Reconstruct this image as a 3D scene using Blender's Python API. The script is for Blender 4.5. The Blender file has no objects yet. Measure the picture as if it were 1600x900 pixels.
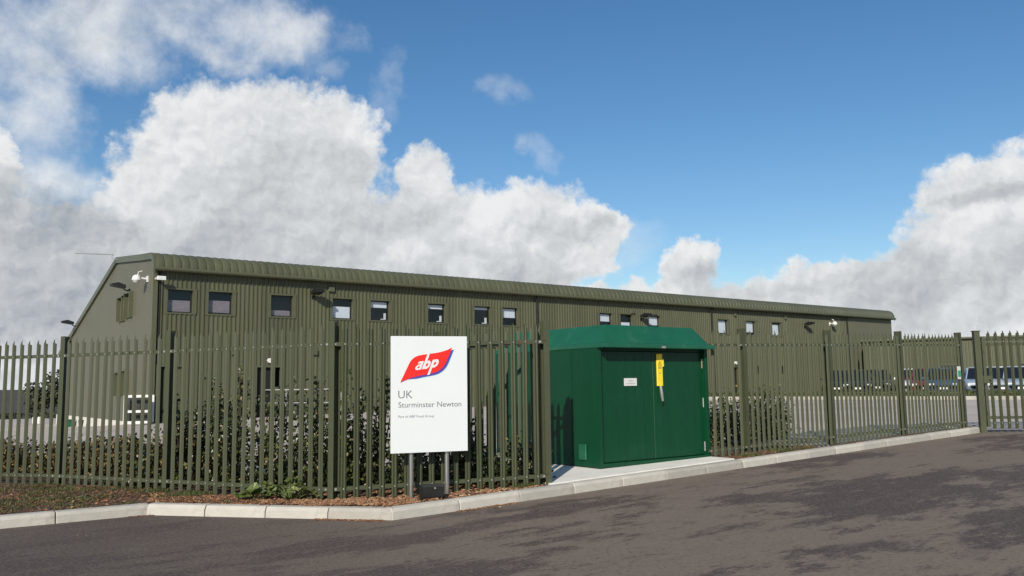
import bpy, bmesh, math, random
from mathutils import Vector, Matrix, noise, Euler
R = math.radians
random.seed(11)
sc = bpy.context.scene
col = sc.collection

# ------------------------------------------------------------------ camera
FPX, EYE, PITCH, ROLL = 1323.0, 1.45, R(6.5), R(-0.8)
cam_d = bpy.data.cameras.new('camera'); cam = bpy.data.objects.new('camera', cam_d); col.objects.link(cam)
cam_d.sensor_width = 36.0; cam_d.lens = 36.0 * FPX / 1600.0
cam_d.clip_start = 0.05; cam_d.clip_end = 6000
CM = Matrix.Translation((0, 0, EYE)) @ Matrix.Rotation(math.pi/2 + PITCH, 4, 'X') @ Matrix.Rotation(ROLL, 4, 'Z')
cam.matrix_world = CM
sc.camera = cam
CR = CM.to_3x3()
EYEV = Vector((0, 0, EYE))
def ray(px, py):
    return (CR @ Vector(((px-800)/FPX, -(py-450)/FPX, -1))).normalized()

# ------------------------------------------------------------------ light
SUN_AZ, SUN_EL = 193.0, 29.0      # compass from +Y, clockwise
SD = Vector((math.sin(R(SUN_AZ))*math.cos(R(SUN_EL)), math.cos(R(SUN_AZ))*math.cos(R(SUN_EL)), math.sin(R(SUN_EL))))
sl = bpy.data.lights.new('sun', 'SUN'); sl.energy = 5.0; sl.angle = R(0.53); sl.color = (1.0, 0.93, 0.82)
so = bpy.data.objects.new('sun', sl); col.objects.link(so)
so.rotation_euler = SD.to_track_quat('Z', 'Y').to_euler(); so.location = SD*40
sc.render.engine = 'CYCLES'
sc.cycles.use_denoising = True; sc.cycles.adaptive_threshold = 0.015
sc.cycles.max_bounces = 4; sc.cycles.transparent_max_bounces = 12
sc.view_settings.view_transform = 'Standard'
try: sc.view_settings.look = 'None'
except Exception: pass
sc.view_settings.gamma = 1.0; sc.view_settings.exposure = 0.0
sc.view_settings.use_curve_mapping = False

world = bpy.data.worlds.new('World'); sc.world = world; world.use_nodes = True
SKY_STRENGTH = 0.110
def build_world():
    nt = world.node_tree; N = nt.nodes; L = nt.links; N.clear()
    def nd(t, **k):
        n = N.new(t)
        for a, b in k.items(): setattr(n, a, b)
        return n
    def setin(n, i, v):
        if hasattr(v, 'is_linked') or hasattr(v, 'links'): L.new(v, n.inputs[i])
        else: n.inputs[i].default_value = v
    def m(op, a, b=None, c=None, clamp=False):
        n = nd('ShaderNodeMath', operation=op, use_clamp=clamp)
        for i, v in enumerate((a, b, c)):
            if v is not None: setin(n, i, v)
        return n.outputs[0]
    def vm(op, a, b=None, c=None, out=0):
        n = nd('ShaderNodeVectorMath', operation=op)
        for i, v in enumerate((a, b, c)):
            if v is not None: setin(n, i, v)
        return n.outputs['Value'] if op in ('DOT_PRODUCT', 'LENGTH') else n.outputs[0]
    def smooth(v, lo, hi):
        n = nd('ShaderNodeMapRange', interpolation_type='SMOOTHSTEP')
        setin(n, 0, v); n.inputs[1].default_value = lo; n.inputs[2].default_value = hi
        return n.outputs[0]
    out = nd('ShaderNodeOutputWorld'); bg = nd('ShaderNodeBackground'); L.new(bg.outputs[0], out.inputs[0])
    sky = nd('ShaderNodeTexSky', sky_type='NISHITA', sun_disc=False)
    sky.sun_elevation = R(SUN_EL); sky.sun_rotation = R(SUN_AZ); sky.altitude = 60
    sky.air_density = 1.0; sky.dust_density = 0.6; sky.ozone_density = 2.0
    tc = nd('ShaderNodeTexCoord'); D = tc.outputs['Generated']
    # direction -> azimuth / elevation
    sep = nd('ShaderNodeSeparateXYZ'); L.new(D, sep.inputs[0])
    az = m('ARCTAN2', sep.outputs[0], sep.outputs[1]); el = m('ARCSINE', sep.outputs[2])
    cmb = nd('ShaderNodeCombineXYZ'); L.new(az, cmb.inputs[0]); L.new(el, cmb.inputs[1]); P = cmb.outputs[0]
    def noi(vec, scale, detail, rough, lac=2.1):
        n = nd('ShaderNodeTexNoise'); L.new(vec, n.inputs['Vector'])
        n.inputs['Scale'].default_value = scale; n.inputs['Detail'].default_value = detail
        n.inputs['Roughness'].default_value = rough; n.inputs['Lacunarity'].default_value = lac
        return n
    w1 = noi(D, 7.0, 5.0, 0.55); w2 = noi(D, 30.0, 5.0, 0.58)
    wa = vm('MULTIPLY', vm('SUBTRACT', w1.outputs['Color'], (.5, .5, .5)), (.14, .10, 0))
    wb = vm('MULTIPLY', vm('SUBTRACT', w2.outputs['Color'], (.5, .5, .5)), (.036, .036, 0))
    PW = vm('ADD', vm('ADD', P, wa), wb)
    def azel(px, py):
        d = ray(px, py); return math.atan2(d.x, d.y), math.asin(d.z)
    def field(blobs, smoothk=0.35):
        acc = None
        for (px, py, rx, ry) in blobs:
            a, e = azel(px, py)
            sa, se = FPX/rx, FPX/ry
            v = vm('MULTIPLY_ADD', PW, (sa, se, 0), (-a*sa, -e*se, 0))
            q = m('MULTIPLY_ADD', vm('DOT_PRODUCT', v, v), -1.0, 1.0)
            if acc is None: acc = q
            else:
                n = nd('ShaderNodeMath', operation='SMOOTH_MAX'); L.new(acc, n.inputs[0]); L.new(q, n.inputs[1]); n.inputs[2].default_value = smoothk
                acc = n.outputs[0]
        return acc
    # thick cumulus that the photograph shows, by direction in the sky
    thick = [(385, 262, 190, 140), (300, 300, 140, 130), (500, 270, 105, 110), (430, 400, 330, 150), (130, 440, 220, 120),
             (40, 415, 140, 95), (680, 300, 65, 75), (700, 400, 200, 115), (850, 375, 115, 90), (925, 375, 60, 55), (40, 520, 200, 90),
             (1095, 430, 56, 54), (1185, 468, 80, 40), (1270, 456, 58, 40), (1325, 452, 44, 40), (1420, 450, 75, 62), (1480, 420, 90, 100),
             (1550, 345, 105, 105), (1640, 370, 120, 130), (1540, 450, 170, 90), (960, 462, 70, 32), (900, 470, 90, 35), (1060, 480, 130, 40),
             (1300, 490, 300, 40), (-120, 330, 150, 160), (-260, 430, 240, 130), (1790, 420, 190, 110)]
    thin = [(250, 10, 230, 75), (110, 55, 160, 62), (60, 120, 60, 60), (55, 195, 75, 75), (70, 270, 80, 70), (440, 40, 70, 50), (350, 80, 60, 40), (-100, 80, 170, 90)]
    faint = [(530, 62, 30, 26), (790, 135, 40, 28), (585, 160, 36, 66), (510, 115, 26, 26), (825, 245, 24, 26), (985, 385, 70, 34), (470, 60, 60, 60)]
    dark = [(30, 360, 130, 60), (120, 350, 110, 40), (60, 455, 170, 60), (70, 510, 140, 40), (-150, 420, 150, 90), (230, 420, 130, 45)]
    dim = [(430, 350, 170, 90), (500, 300, 100, 60), (300, 400, 180, 60), (600, 340, 70, 50), (760, 420, 110, 40), (880, 360, 60, 22), (1565, 305, 60, 13), (1470, 470, 170, 40), (1200, 470, 90, 24), (1620, 400, 90, 40), (600, 440, 120, 30), (1120, 440, 40, 20), (1420, 420, 60, 24)]
    F = field(thick)
    F2 = field(thin)
    F3 = field(faint, .2)
    Dk = field(dark, .6); Dm = field(dim, .6)
    # the rest of the sky, outside the view: the same sort of broken cumulus
    gn = noi(D, 2.6, 4.0, 0.55)
    off = smooth(m('ABSOLUTE', az), .72, 1.0)
    hi = smooth(el, .46, .62)
    gen = m('MULTIPLY_ADD', m('SUBTRACT', gn.outputs['Fac'], .585), 5.0, 0.0)
    gmask = m('MAXIMUM', off, hi)
    G_ = m('MULTIPLY_ADD', m('SUBTRACT', gmask, 1.0), 6.0, gen)
    F = m('MAXIMUM', F, G_)
    # distant bank of cloud all round the horizon
    bank = m('MULTIPLY_ADD', m('SUBTRACT', .062, el), 22.0, m('MULTIPLY', m('SUBTRACT', gn.outputs['Fac'], .5), 2.2))
    F = m('MAXIMUM', F, bank)
    # cauliflower billows: rounded cells at several scales
    def billow(vec, scale, detail=3.0, rough=.55):
        n = nd('ShaderNodeTexVoronoi', voronoi_dimensions='2D', feature='SMOOTH_F1', normalize=True)
        L.new(vec, n.inputs['Vector']); n.inputs['Scale'].default_value = scale; n.inputs['Detail'].default_value = detail
        n.inputs['Roughness'].default_value = rough; n.inputs['Lacunarity'].default_value = 2.3; n.inputs['Smoothness'].default_value = .35
        return m('SUBTRACT', 1.0, n.outputs['Distance'])
    DW = vm('ADD', P, vm('MULTIPLY', vm('SUBTRACT', w2.outputs['Color'], (.5, .5, .5)), (.035, .035, 0)))
    b1 = billow(DW, 17.0)
    b2 = billow(vm('ADD', DW, (-0.0055, 0.0085, 0.0)), 17.0)
    rel = m('SUBTRACT', b1, b2)
    c1 = billow(DW, 6.5, 1.0); c2 = billow(vm('ADD', DW, (-0.016, 0.026, 0.0)), 6.5, 1.0)
    rel2 = m('SUBTRACT', c1, c2)
    fine = noi(D, 42.0, 5.0, 0.62)
    finev = m('SUBTRACT', fine.outputs['Fac'], .5)
    Fd = m('MULTIPLY_ADD', finev, .8, m('MULTIPLY_ADD', m('SUBTRACT', b1, .66), 1.0, F))
    cov1 = smooth(Fd, 0.0, .50)
    wisp = noi(D, 11.0, 7.0, 0.62)
    F2d = m('MULTIPLY_ADD', m('SUBTRACT', wisp.outputs['Fac'], .5), 3.0, F2)
    cov2 = m('MULTIPLY', smooth(F2d, -.3, 1.6), .88)
    F3d = m('MULTIPLY_ADD', m('SUBTRACT', wisp.outputs['Fac'], .5), 4.5, F3)
    cov3 = m('MULTIPLY', smooth(F3d, -.2, 2.4), .42)
    cov = m('MAXIMUM', m('MAXIMUM', cov1, cov2), cov3)
    dk = m('MAXIMUM', m('MULTIPLY', smooth(Dk, -1.1, 1.1), .60), m('MULTIPLY', smooth(Dm, -1.3, 1.2), .38))
    soft = noi(D, 6.0, 3.0, .55)
    dk = m('MULTIPLY', dk, m('MULTIPLY_ADD', soft.outputs['Fac'], .9, .55))
    t = m('SUBTRACT', .84, dk)
    t = m('MULTIPLY_ADD', rel, 1.15, t)
    t = m('MULTIPLY_ADD', rel2, .75, t)
    t = m('MULTIPLY_ADD', finev, .10, t)
    t = m('MULTIPLY_ADD', smooth(Fd, .55, .1), .10, t, True)
    ramp = nd('ShaderNodeValToRGB'); L.new(t, ramp.inputs[0])
    e = ramp.color_ramp.elements
    e[0].position = 0.0; e[0].color = (.34, .37, .42, 1); e[1].position = 1.0; e[1].color = (.84, .855, .86, 1)
    x = ramp.color_ramp.elements.new(.45); x.color = (.56, .585, .61, 1)
    hs = nd('ShaderNodeHueSaturation'); hs.inputs['Saturation'].default_value = 1.26; hs.inputs['Value'].default_value = SKY_STRENGTH*1.0
    L.new(sky.outputs[0], hs.inputs['Color'])
    mix = nd('ShaderNodeMix', data_type='RGBA'); L.new(cov, mix.inputs[0]); L.new(hs.outputs[0], mix.inputs[6]); L.new(ramp.outputs[0], mix.inputs[7])
    L.new(mix.outputs[2], bg.inputs['Color']); bg.inputs['Strength'].default_value = 1.0
build_world()
world.cycles.sampling_method = 'NONE'

# ------------------------------------------------------------------ helpers
def tag(o, label=None, cat=None, group=None, kind=None):
    if label: o['label'] = label
    if cat: o['category'] = cat
    if group: o['group'] = group
    if kind: o['kind'] = kind
    return o
def empty(name, loc=(0, 0, 0), rz=0.0, parent=None):
    o = bpy.data.objects.new(name, None); col.objects.link(o); o.location = loc; o.rotation_euler = (0, 0, rz)
    o.empty_display_size = .1
    if parent: o.parent = parent
    return o
def link(name, me, mats, parent=None, loc=None, rz=None):
    o = bpy.data.objects.new(name, me); col.objects.link(o)
    if mats is not None and len(me.materials) == 0:
        for mm in (mats if isinstance(mats, (list, tuple)) else [mats]): me.materials.append(mm)
    if parent: o.parent = parent
    if loc is not None: o.location = loc
    if rz is not None: o.rotation_euler = (0, 0, rz)
    return o
class MB:
    def __init__(s): s.v = []; s.f = []; s.mi = []; s.sm = []; s.tint = []
    def add(s, vs, fs, mi=0, smooth=False, tint=0.5):
        b = len(s.v); s.v += [tuple(v) for v in vs]
        for f in fs: s.f.append(tuple(i+b for i in f)); s.mi.append(mi); s.sm.append(smooth); s.tint.append(tint)
    def box(s, x0, x1, y0, y1, z0, z1, mi=0, M=None, tint=.5):
        vs = [Vector((x, y, z)) for z in (z0, z1) for x, y in ((x0, y0), (x1, y0), (x1, y1), (x0, y1))]
        if M is not None: vs = [M @ v for v in vs]
        s.add(vs, [(3, 2, 1, 0), (4, 5, 6, 7), (0, 1, 5, 4), (1, 2, 6, 5), (2, 3, 7, 6), (3, 0, 4, 7)], mi, False, tint)
    def cbox(s, x0, x1, y0, y1, z0, z1, c, mi=0):       # box with chamfered vertical and top edges
        ring = lambda i, z: [(x0+i, y0, z), (x1-i, y0, z), (x1, y0+i, z), (x1, y1-i, z), (x1-i, y1, z), (x0+i, y1, z), (x0, y1-i, z), (x0, y0+i, z)]
        a = ring(c, z0); b = ring(c, z1-c)
        d = [(x0+c, y0+c, z1), (x1-c, y0+c, z1), (x1-c, y0+c, z1), (x1-c, y1-c, z1), (x1-c, y1-c, z1), (x0+c, y1-c, z1), (x0+c, y1-c, z1), (x0+c, y0+c, z1)]
        fs = []
        for i in range(8):
            j = (i+1) % 8; fs += [(i, j, 8+j, 8+i), (8+i, 8+j, 16+j, 16+i)]
        fs += [tuple(range(7, -1, -1)), (16, 18, 20, 22)]
        s.add(a+b+d, fs, mi)
    def tube(s, pts, r, n=8, mi=0, smooth=True, cap=True, tint=.5):
        pts = [Vector(p) for p in pts]; rs = r if isinstance(r, (list, tuple)) else [r]*len(pts)
        vs = []; fs = []
        for i, p in enumerate(pts):
            t = (pts[min(i+1, len(pts)-1)] - pts[max(i-1, 0)]).normalized()
            up = Vector((0, 0, 1)) if abs(t.z) < .9 else Vector((1, 0, 0))
            a = t.cross(up).normalized(); b = a.cross(t)
            for k in range(n):
                an = 2*math.pi*k/n; vs.append(p + (a*math.cos(an) + b*math.sin(an))*rs[i])
        for i in range(len(pts)-1):
            for k in range(n):
                k2 = (k+1) % n; fs.append((i*n+k, i*n+k2, (i+1)*n+k2, (i+1)*n+k))
        s.add(vs, fs, mi, smooth, tint)
        if cap: s.add(vs[:n], [tuple(range(n))], mi, False, tint); s.add(vs[-n:], [tuple(range(n-1, -1, -1))], mi, False, tint)
    def prism(s, poly, ax, a, b, mi=0, smooth=False):     # polygon extruded along an axis from a to b
        def P(q, t): return {'x': (t, q[0], q[1]), 'y': (q[0], t, q[1]), 'z': (q[0], q[1], t)}[ax]
        n = len(poly); vs = [P(q, a) for q in poly] + [P(q, b) for q in poly]
        s.add(vs, [(i, (i+1) % n, n+(i+1) % n, n+i) for i in range(n)], mi, smooth)
        s.add(vs, [tuple(range(n-1, -1, -1)), tuple(range(n, 2*n))], mi)
    def mesh(s, name, mats=None, tint=False):
        me = bpy.data.meshes.new(name); me.from_pydata(s.v, [], s.f); 
        me.polygons.foreach_set('material_index', s.mi); me.polygons.foreach_set('use_smooth', s.sm)
        if tint:
            at = me.attributes.new('tint', 'FLOAT', 'FACE'); at.data.foreach_set('value', s.tint)
        for mm in (mats if isinstance(mats, (list, tuple)) else [mats] if mats else []): me.materials.append(mm)
        me.update(); return me
    def build(s, name, mats, parent=None, loc=None, rz=None, recalc=True, tint=False):
        me = s.mesh(name, mats, tint)
        if recalc:
            bm = bmesh.new(); bm.from_mesh(me); bmesh.ops.recalc_face_normals(bm, faces=bm.faces); bm.to_mesh(me); bm.free()
        return link(name, me, None, parent, loc, rz)

def sstep(a, b, x):
    t = max(0., min(1., (x-a)/(b-a))); return t*t*(3-2*t)

# ------------------------------------------------------------------ materials
M = {}
def new_mat(name):
    m = bpy.data.materials.new(name); m.use_nodes = True; nt = m.node_tree
    b = nt.nodes['Principled BSDF']; M[name] = m
    return m, nt, nt.nodes, nt.links, b
def mat(name, c, rough=.6, metal=0., var=.12, scale=6., bump=0., bscale=60., spec=.5, coat=0., streak=None, objvar=0., dirt=None, dscale=3.):
    m, nt, N, L, b = new_mat(name)
    b.inputs['Roughness'].default_value = rough; b.inputs['Metallic'].default_value = metal
    b.inputs['Specular IOR Level'].default_value = spec; b.inputs['Coat Weight'].default_value = coat
    tc = N.new('ShaderNodeTexCoord'); mp = N.new('ShaderNodeMapping'); L.new(tc.outputs['Object'], mp.inputs[0])
    if streak: mp.inputs['Scale'].default_value = streak
    n = N.new('ShaderNodeTexNoise'); L.new(mp.outputs[0], n.inputs['Vector']); n.inputs['Scale'].default_value = scale; n.inputs['Detail'].default_value = 7; n.inputs['Roughness'].default_value = .6
    rp = N.new('ShaderNodeValToRGB'); L.new(n.outputs['Fac'], rp.inputs[0])
    rp.color_ramp.elements[0].position = .3; rp.color_ramp.elements[1].position = .7
    rp.color_ramp.elements[0].color = tuple(max(0, q*(1-var)) for q in c) + (1,); rp.color_ramp.elements[1].color = tuple(min(1, q*(1+var)) for q in c) + (1,)
    colr = rp.outputs[0]
    if dirt:
        n2 = N.new('ShaderNodeTexNoise'); L.new(tc.outputs['Object'], n2.inputs['Vector']); n2.inputs['Scale'].default_value = dscale; n2.inputs['Detail'].default_value = 9; n2.inputs['Roughness'].default_value = .7
        r2 = N.new('ShaderNodeMapRange'); L.new(n2.outputs['Fac'], r2.inputs[0]); r2.inputs[1].default_value = .52; r2.inputs[2].default_value = .75; r2.inputs[4].default_value = dirt[3]
        mx = N.new('ShaderNodeMix'); mx.data_type = 'RGBA'; L.new(r2.outputs[0], mx.inputs[0]); L.new(colr, mx.inputs[6]); mx.inputs[7].default_value = tuple(dirt[:3]) + (1,)
        colr = mx.outputs[2]
    if objvar:
        oi = N.new('ShaderNodeObjectInfo'); mr = N.new('ShaderNodeMapRange'); L.new(oi.outputs['Random'], mr.inputs[0]); mr.inputs[3].default_value = 1-objvar; mr.inputs[4].default_value = 1+objvar
        hs = N.new('ShaderNodeHueSaturation'); L.new(mr.outputs[0], hs.inputs['Value']); L.new(colr, hs.inputs['Color']); colr = hs.outputs[0]
    L.new(colr, b.inputs['Base Color'])
    if bump:
        n3 = N.new('ShaderNodeTexNoise'); L.new(tc.outputs['Object'], n3.inputs['Vector']); n3.inputs['Scale'].default_value = bscale; n3.inputs['Detail'].default_value = 5
        bp = N.new('ShaderNodeBump'); bp.inputs['Strength'].default_value = bump; bp.inputs['Distance'].default_value = .02; L.new(n3.outputs['Fac'], bp.inputs['Height']); L.new(bp.outputs[0], b.inputs['Normal'])
    return m
def leaf_mat(name, stops, rough=.4):
    m, nt, N, L, b = new_mat(name)
    at = N.new('ShaderNodeAttribute'); at.attribute_name = 'tint'
    rp = N.new('ShaderNodeValToRGB'); L.new(at.outputs['Fac'], rp.inputs[0])
    els = rp.color_ramp.elements
    els[0].position, els[0].color = stops[0][0], stops[0][1]+(1,); els[1].position, els[1].color = stops[-1][0], stops[-1][1]+(1,)
    for p, c in stops[1:-1]: e = els.new(p); e.color = c+(1,)
    L.new(rp.outputs[0], b.inputs['Base Color']); b.inputs['Roughness'].default_value = rough
    tr = N.new('ShaderNodeBsdfTranslucent'); L.new(rp.outputs[0], tr.inputs[0])
    mx = N.new('ShaderNodeMixShader'); mx.inputs[0].default_value = .22
    L.new(b.outputs[0], mx.inputs[1]); L.new(tr.outputs[0], mx.inputs[2]); L.new(mx.outputs[0], N['Material Output'].inputs[0])
    return m

OLV = (.098, .097, .050)
mat('clad', (.078, .083, .046), .45, 0, .09, 1.3, spec=.4, streak=(1, 1, .12), dirt=(.058, .058, .036, .45), dscale=.9)
def sheet_tone(m, width):
    nt = m.node_tree; N = nt.nodes; L = nt.links; b = N['Principled BSDF']; src = b.inputs['Base Color'].links[0].from_socket
    tc = N.new('ShaderNodeTexCoord'); sx = N.new('ShaderNodeSeparateXYZ'); L.new(tc.outputs['Object'], sx.inputs[0])
    dv = N.new('ShaderNodeMath'); dv.operation = 'DIVIDE'; L.new(sx.outputs[0], dv.inputs[0]); dv.inputs[1].default_value = width
    fl_ = N.new('ShaderNodeMath'); fl_.operation = 'FLOOR'; L.new(dv.outputs[0], fl_.inputs[0])
    wn = N.new('ShaderNodeTexWhiteNoise'); wn.noise_dimensions = '1D'; L.new(fl_.outputs[0], wn.inputs['W'])
    mr = N.new('ShaderNodeMapRange'); L.new(wn.outputs['Value'], mr.inputs[0]); mr.inputs[3].default_value = .90; mr.inputs[4].default_value = 1.09
    hs = N.new('ShaderNodeHueSaturation'); L.new(mr.outputs[0], hs.inputs['Value']); L.new(src, hs.inputs['Color']); L.new(hs.outputs[0], b.inputs['Base Color'])
sheet_tone(M['clad'], 1.08)
mat('gable', (.112, .109, .074), .5, 0, .05, .8, spec=.35, dirt=(.12, .11, .07, .3), dscale=.7)
mat('trim', (.080, .084, .046), .4, 0, .06, 2.)
mat('fence', (.052, .060, .031), .42, 0, .10, 9., spec=.4, streak=(1, 1, .3), objvar=.07, dirt=(.075, .073, .042, .35), dscale=14)
mat('fence_post', (.054, .061, .032), .45, 0, .10, 7., spec=.4, streak=(1, 1, .3), dirt=(.08, .078, .045, .35), dscale=9)
mat('galv', (.48, .48, .46), .38, .7, .15, 40.)
mat('steel', (.50, .49, .47), .3, .9, .1, 20., streak=(1, 1, .1))
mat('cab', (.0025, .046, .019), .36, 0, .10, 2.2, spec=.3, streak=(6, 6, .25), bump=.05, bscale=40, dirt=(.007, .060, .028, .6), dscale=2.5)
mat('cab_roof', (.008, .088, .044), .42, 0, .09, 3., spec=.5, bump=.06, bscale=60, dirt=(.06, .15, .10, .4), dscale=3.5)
mat('black', (.008, .008, .008), .55)
mat('dark_plastic', (.012, .013, .013), .45, var=.3)
mat('void', (.006, .006, .006), .9)
mat('rubber', (.015, .015, .016), .8)
mat('white_paint', (.62, .62, .60), .45, var=.04)
mat('sign_white', (.61, .645, .645), .35, var=.015, scale=2., dirt=(.55, .57, .55, .25), dscale=1.2)
mat('red', (.78, .016, .010), .4, var=.02)
mat('purple', (.070, .040, .25), .4, var=.02)
mat('sky_blue', (.10, .30, .62), .4, var=.02)
mat('text_grey', (.12, .13, .15), .5, var=.02)
mat('text_pale', (.42, .44, .46), .5, var=.02)
mat('yellow', (.80, .62, .035), .45, var=.05, dirt=(.5, .38, .05, .4), dscale=18)
mat('sign_green', (.02, .30, .16), .45)
mat('brass', (.35, .30, .22), .4, .6)
mat('plinth', (.56, .54, .49), .8, var=.10, scale=2., dirt=(.35, .33, .29, .5), dscale=1.5)
mat('kerb', (.395, .375, .33), .85, var=.09, scale=5., bump=.35, bscale=60, objvar=.17, dirt=(.20, .18, .15, .75), dscale=3.5)
mat('slab', (.70, .68, .62), .85, var=.08, scale=3., bump=.2, bscale=60, dirt=(.40, .38, .34, .5), dscale=2.5)
mat('blind', (.60, .62, .64), .7, var=.05)
mat('pinkblind', (.19, .155, .165), .7, var=.25, scale=9, streak=(.3, .3, 4))
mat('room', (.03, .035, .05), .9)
mat('bark', (.05, .035, .022), .9, var=.3, scale=30)
mat('green_plastic', (.01, .16, .09), .5)
def glass_mat():
    m, nt, N, L, b = new_mat('glass')
    N.remove(b)
    g = N.new('ShaderNodeBsdfGlossy'); g.inputs['Roughness'].default_value = .02; g.inputs['Color'].default_value = (.95, .97, 1, 1)
    t = N.new('ShaderNodeBsdfTransparent'); t.inputs['Color'].default_value = (.93, .95, .97, 1)
    f = N.new('ShaderNodeFresnel'); f.inputs['IOR'].default_value = 1.5
    ge = N.new('ShaderNodeNewGeometry'); fm = N.new('ShaderNodeMath'); fm.operation = 'MULTIPLY'; iv = N.new('ShaderNodeMath'); iv.operation = 'SUBTRACT'; iv.inputs[0].default_value = 1; L.new(ge.outputs['Backfacing'], iv.inputs[1]); L.new(f.outputs[0], fm.inputs[0]); L.new(iv.outputs[0], fm.inputs[1])
    mx = N.new('ShaderNodeMixShader'); L.new(fm.outputs[0], mx.inputs[0]); L.new(t.outputs[0], mx.inputs[1]); L.new(g.outputs[0], mx.inputs[2])
    L.new(mx.outputs[0], N['Material Output'].inputs[0])
glass_mat()
mat('car_glass', (.010, .013, .018), .06, spec=.8)
def asphalt():
    m, nt, N, L, b = new_mat('asphalt')
    g = N.new('ShaderNodeNewGeometry')
    mp = N.new('ShaderNodeMapping'); mp.vector_type = 'TEXTURE'; mp.inputs['Rotation'].default_value = (0, 0, R(38)); mp.inputs['Scale'].default_value = (2.7, 1.0, 1); L.new(g.outputs['Position'], mp.inputs[0])
    def noi(src, s, d, r): 
        n = N.new('ShaderNodeTexNoise'); L.new(src, n.inputs['Vector']); n.inputs['Scale'].default_value = s; n.inputs['Detail'].default_value = d; n.inputs['Roughness'].default_value = r; return n.outputs['Fac']
    def rng(v, a, bb, c=0., d=1.): 
        n = N.new('ShaderNodeMapRange'); L.new(v, n.inputs[0]); n.inputs[1].default_value = a; n.inputs[2].default_value = bb; n.inputs[3].default_value = c; n.inputs[4].default_value = d; n.interpolation_type = 'SMOOTHSTEP'; return n.outputs[0]
    def mixc(f, a, bcol):
        n = N.new('ShaderNodeMix'); n.data_type = 'RGBA'; L.new(f, n.inputs[0])
        for i, c in ((6, a), (7, bcol)):
            if isinstance(c, tuple): n.inputs[i].default_value = c+(1,)
            else: L.new(c, n.inputs[i])
        return n.outputs[2]
    def mul(a, bb):
        n = N.new('ShaderNodeMath'); n.operation = 'MULTIPLY'; L.new(a, n.inputs[0])
        if isinstance(bb, float): n.inputs[1].default_value = bb
        else: L.new(bb, n.inputs[1])
        return n.outputs[0]
    big = noi(mp.outputs[0], .66, 13, .77)
    str_ = noi(mp.outputs[0], 4.2, 6, .62)
    dust = rng(big, .468, .522)
    sx = N.new('ShaderNodeSeparateXYZ'); L.new(g.outputs['Position'], sx.inputs[0])
    # dried mud brought by tyres lies in the lane out of the entrance and thins towards the left kerb
    lane = rng(sx.outputs[0], -4.5, 1.0, .16, 1.)
    c = mixc(mul(dust, lane), (.058, .042, .039), (.172, .140, .108))
    c = mixc(mul(rng(str_, .5, .68), .5), c, (.125, .102, .082))
    sp = noi(g.outputs['Position'], 30., 5, .85)
    c = mixc(rng(sp, .42, .68, 0., .75), c, (.20, .165, .13))
    c = mixc(rng(noi(g.outputs['Position'], 26., 5, .85), .5, .33, 0., .7), c, (.028, .020, .020))
    sp2 = N.new('ShaderNodeTexVoronoi'); L.new(g.outputs['Position'], sp2.inputs['Vector']); sp2.inputs['Scale'].default_value = 30
    c = mixc(mul(rng(sp2.outputs['Distance'], .10, .02), rng(noi(g.outputs['Position'], 9., 2, .5), .58, .66)), c, (.32, .29, .25))
    L.new(c, b.inputs['Base Color']); b.inputs['Roughness'].default_value = .85; b.inputs['Specular IOR Level'].default_value = .3
    bp = N.new('ShaderNodeBump'); bp.inputs['Strength'].default_value = .5; bp.inputs['Distance'].default_value = .008; L.new(noi(g.outputs['Position'], 130., 3, .6), bp.inputs['Height']); L.new(bp.outputs[0], b.inputs['Normal'])
asphalt()
def yard_mat():
    m, nt, N, L, b = new_mat('yard')
    g = N.new('ShaderNodeNewGeometry')
    n = N.new('ShaderNodeTexNoise'); L.new(g.outputs['Position'], n.inputs['Vector']); n.inputs['Scale'].default_value = .35; n.inputs['Detail'].default_value = 9; n.inputs['Roughness'].default_value = .65
    rp = N.new('ShaderNodeValToRGB'); L.new(n.outputs['Fac'], rp.inputs[0]); e = rp.color_ramp.elements
    e[0].position = .3; e[0].color = (.33, .29, .255, 1); e[1].position = .7; e[1].color = (.47, .42, .37, 1)
    L.new(rp.outputs[0], b.inputs['Base Color']); b.inputs['Roughness'].default_value = .9
yard_mat()
def bed_mat(name, cols, scale):
    m, nt, N, L, b = new_mat(name)
    g = N.new('ShaderNodeNewGeometry')
    n = N.new('ShaderNodeTexNoise'); L.new(g.outputs['Position'], n.inputs['Vector']); n.inputs['Scale'].default_value = scale; n.inputs['Detail'].default_value = 8; n.inputs['Roughness'].default_value = .75
    rp = N.new('ShaderNodeValToRGB'); L.new(n.outputs['Fac'], rp.inputs[0]); e = rp.color_ramp.elements
    e[0].position = .32; e[0].color = cols[0]+(1,); e[1].position = .70; e[1].color = cols[2]+(1,); x = e.new(.5); x.color = cols[1]+(1,)
    L.new(rp.outputs[0], b.inputs['Base Color']); b.inputs['Roughness'].default_value = .95
    bp = N.new('ShaderNodeBump'); bp.inputs['Strength'].default_value = 1.; bp.inputs['Distance'].default_value = .03; L.new(n.outputs['Fac'], bp.inputs['Height']); L.new(bp.outputs[0], b.inputs['Normal'])
bed_mat('soil', ((.030, .019, .012), (.095, .052, .028), (.19, .11, .06)), 22.)
bed_mat('field', ((.05, .06, .02), (.075, .085, .03), (.10, .10, .045)), .2)
bed_mat('plough', ((.030, .022, .020), (.042, .030, .027), (.055, .042, .034)), .1)
leaf_mat('laurel', [(0, (.018, .026, .009)), (.35, (.050, .064, .020)), (.6, (.088, .104, .030)), (.8, (.16, .165, .052)), (.92, (.27, .20, .07)), (1, (.46, .36, .25))], .36)
leaf_mat('beech', [(0, (.050, .036, .012)), (.35, (.135, .095, .030)), (.65, (.20, .135, .042)), (.85, (.20, .185, .050)), (1, (.34, .19, .07))], .5)
leaf_mat('weed', [(0, (.060, .090, .020)), (.6, (.12, .155, .040)), (1, (.19, .21, .065))], .5)
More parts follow.
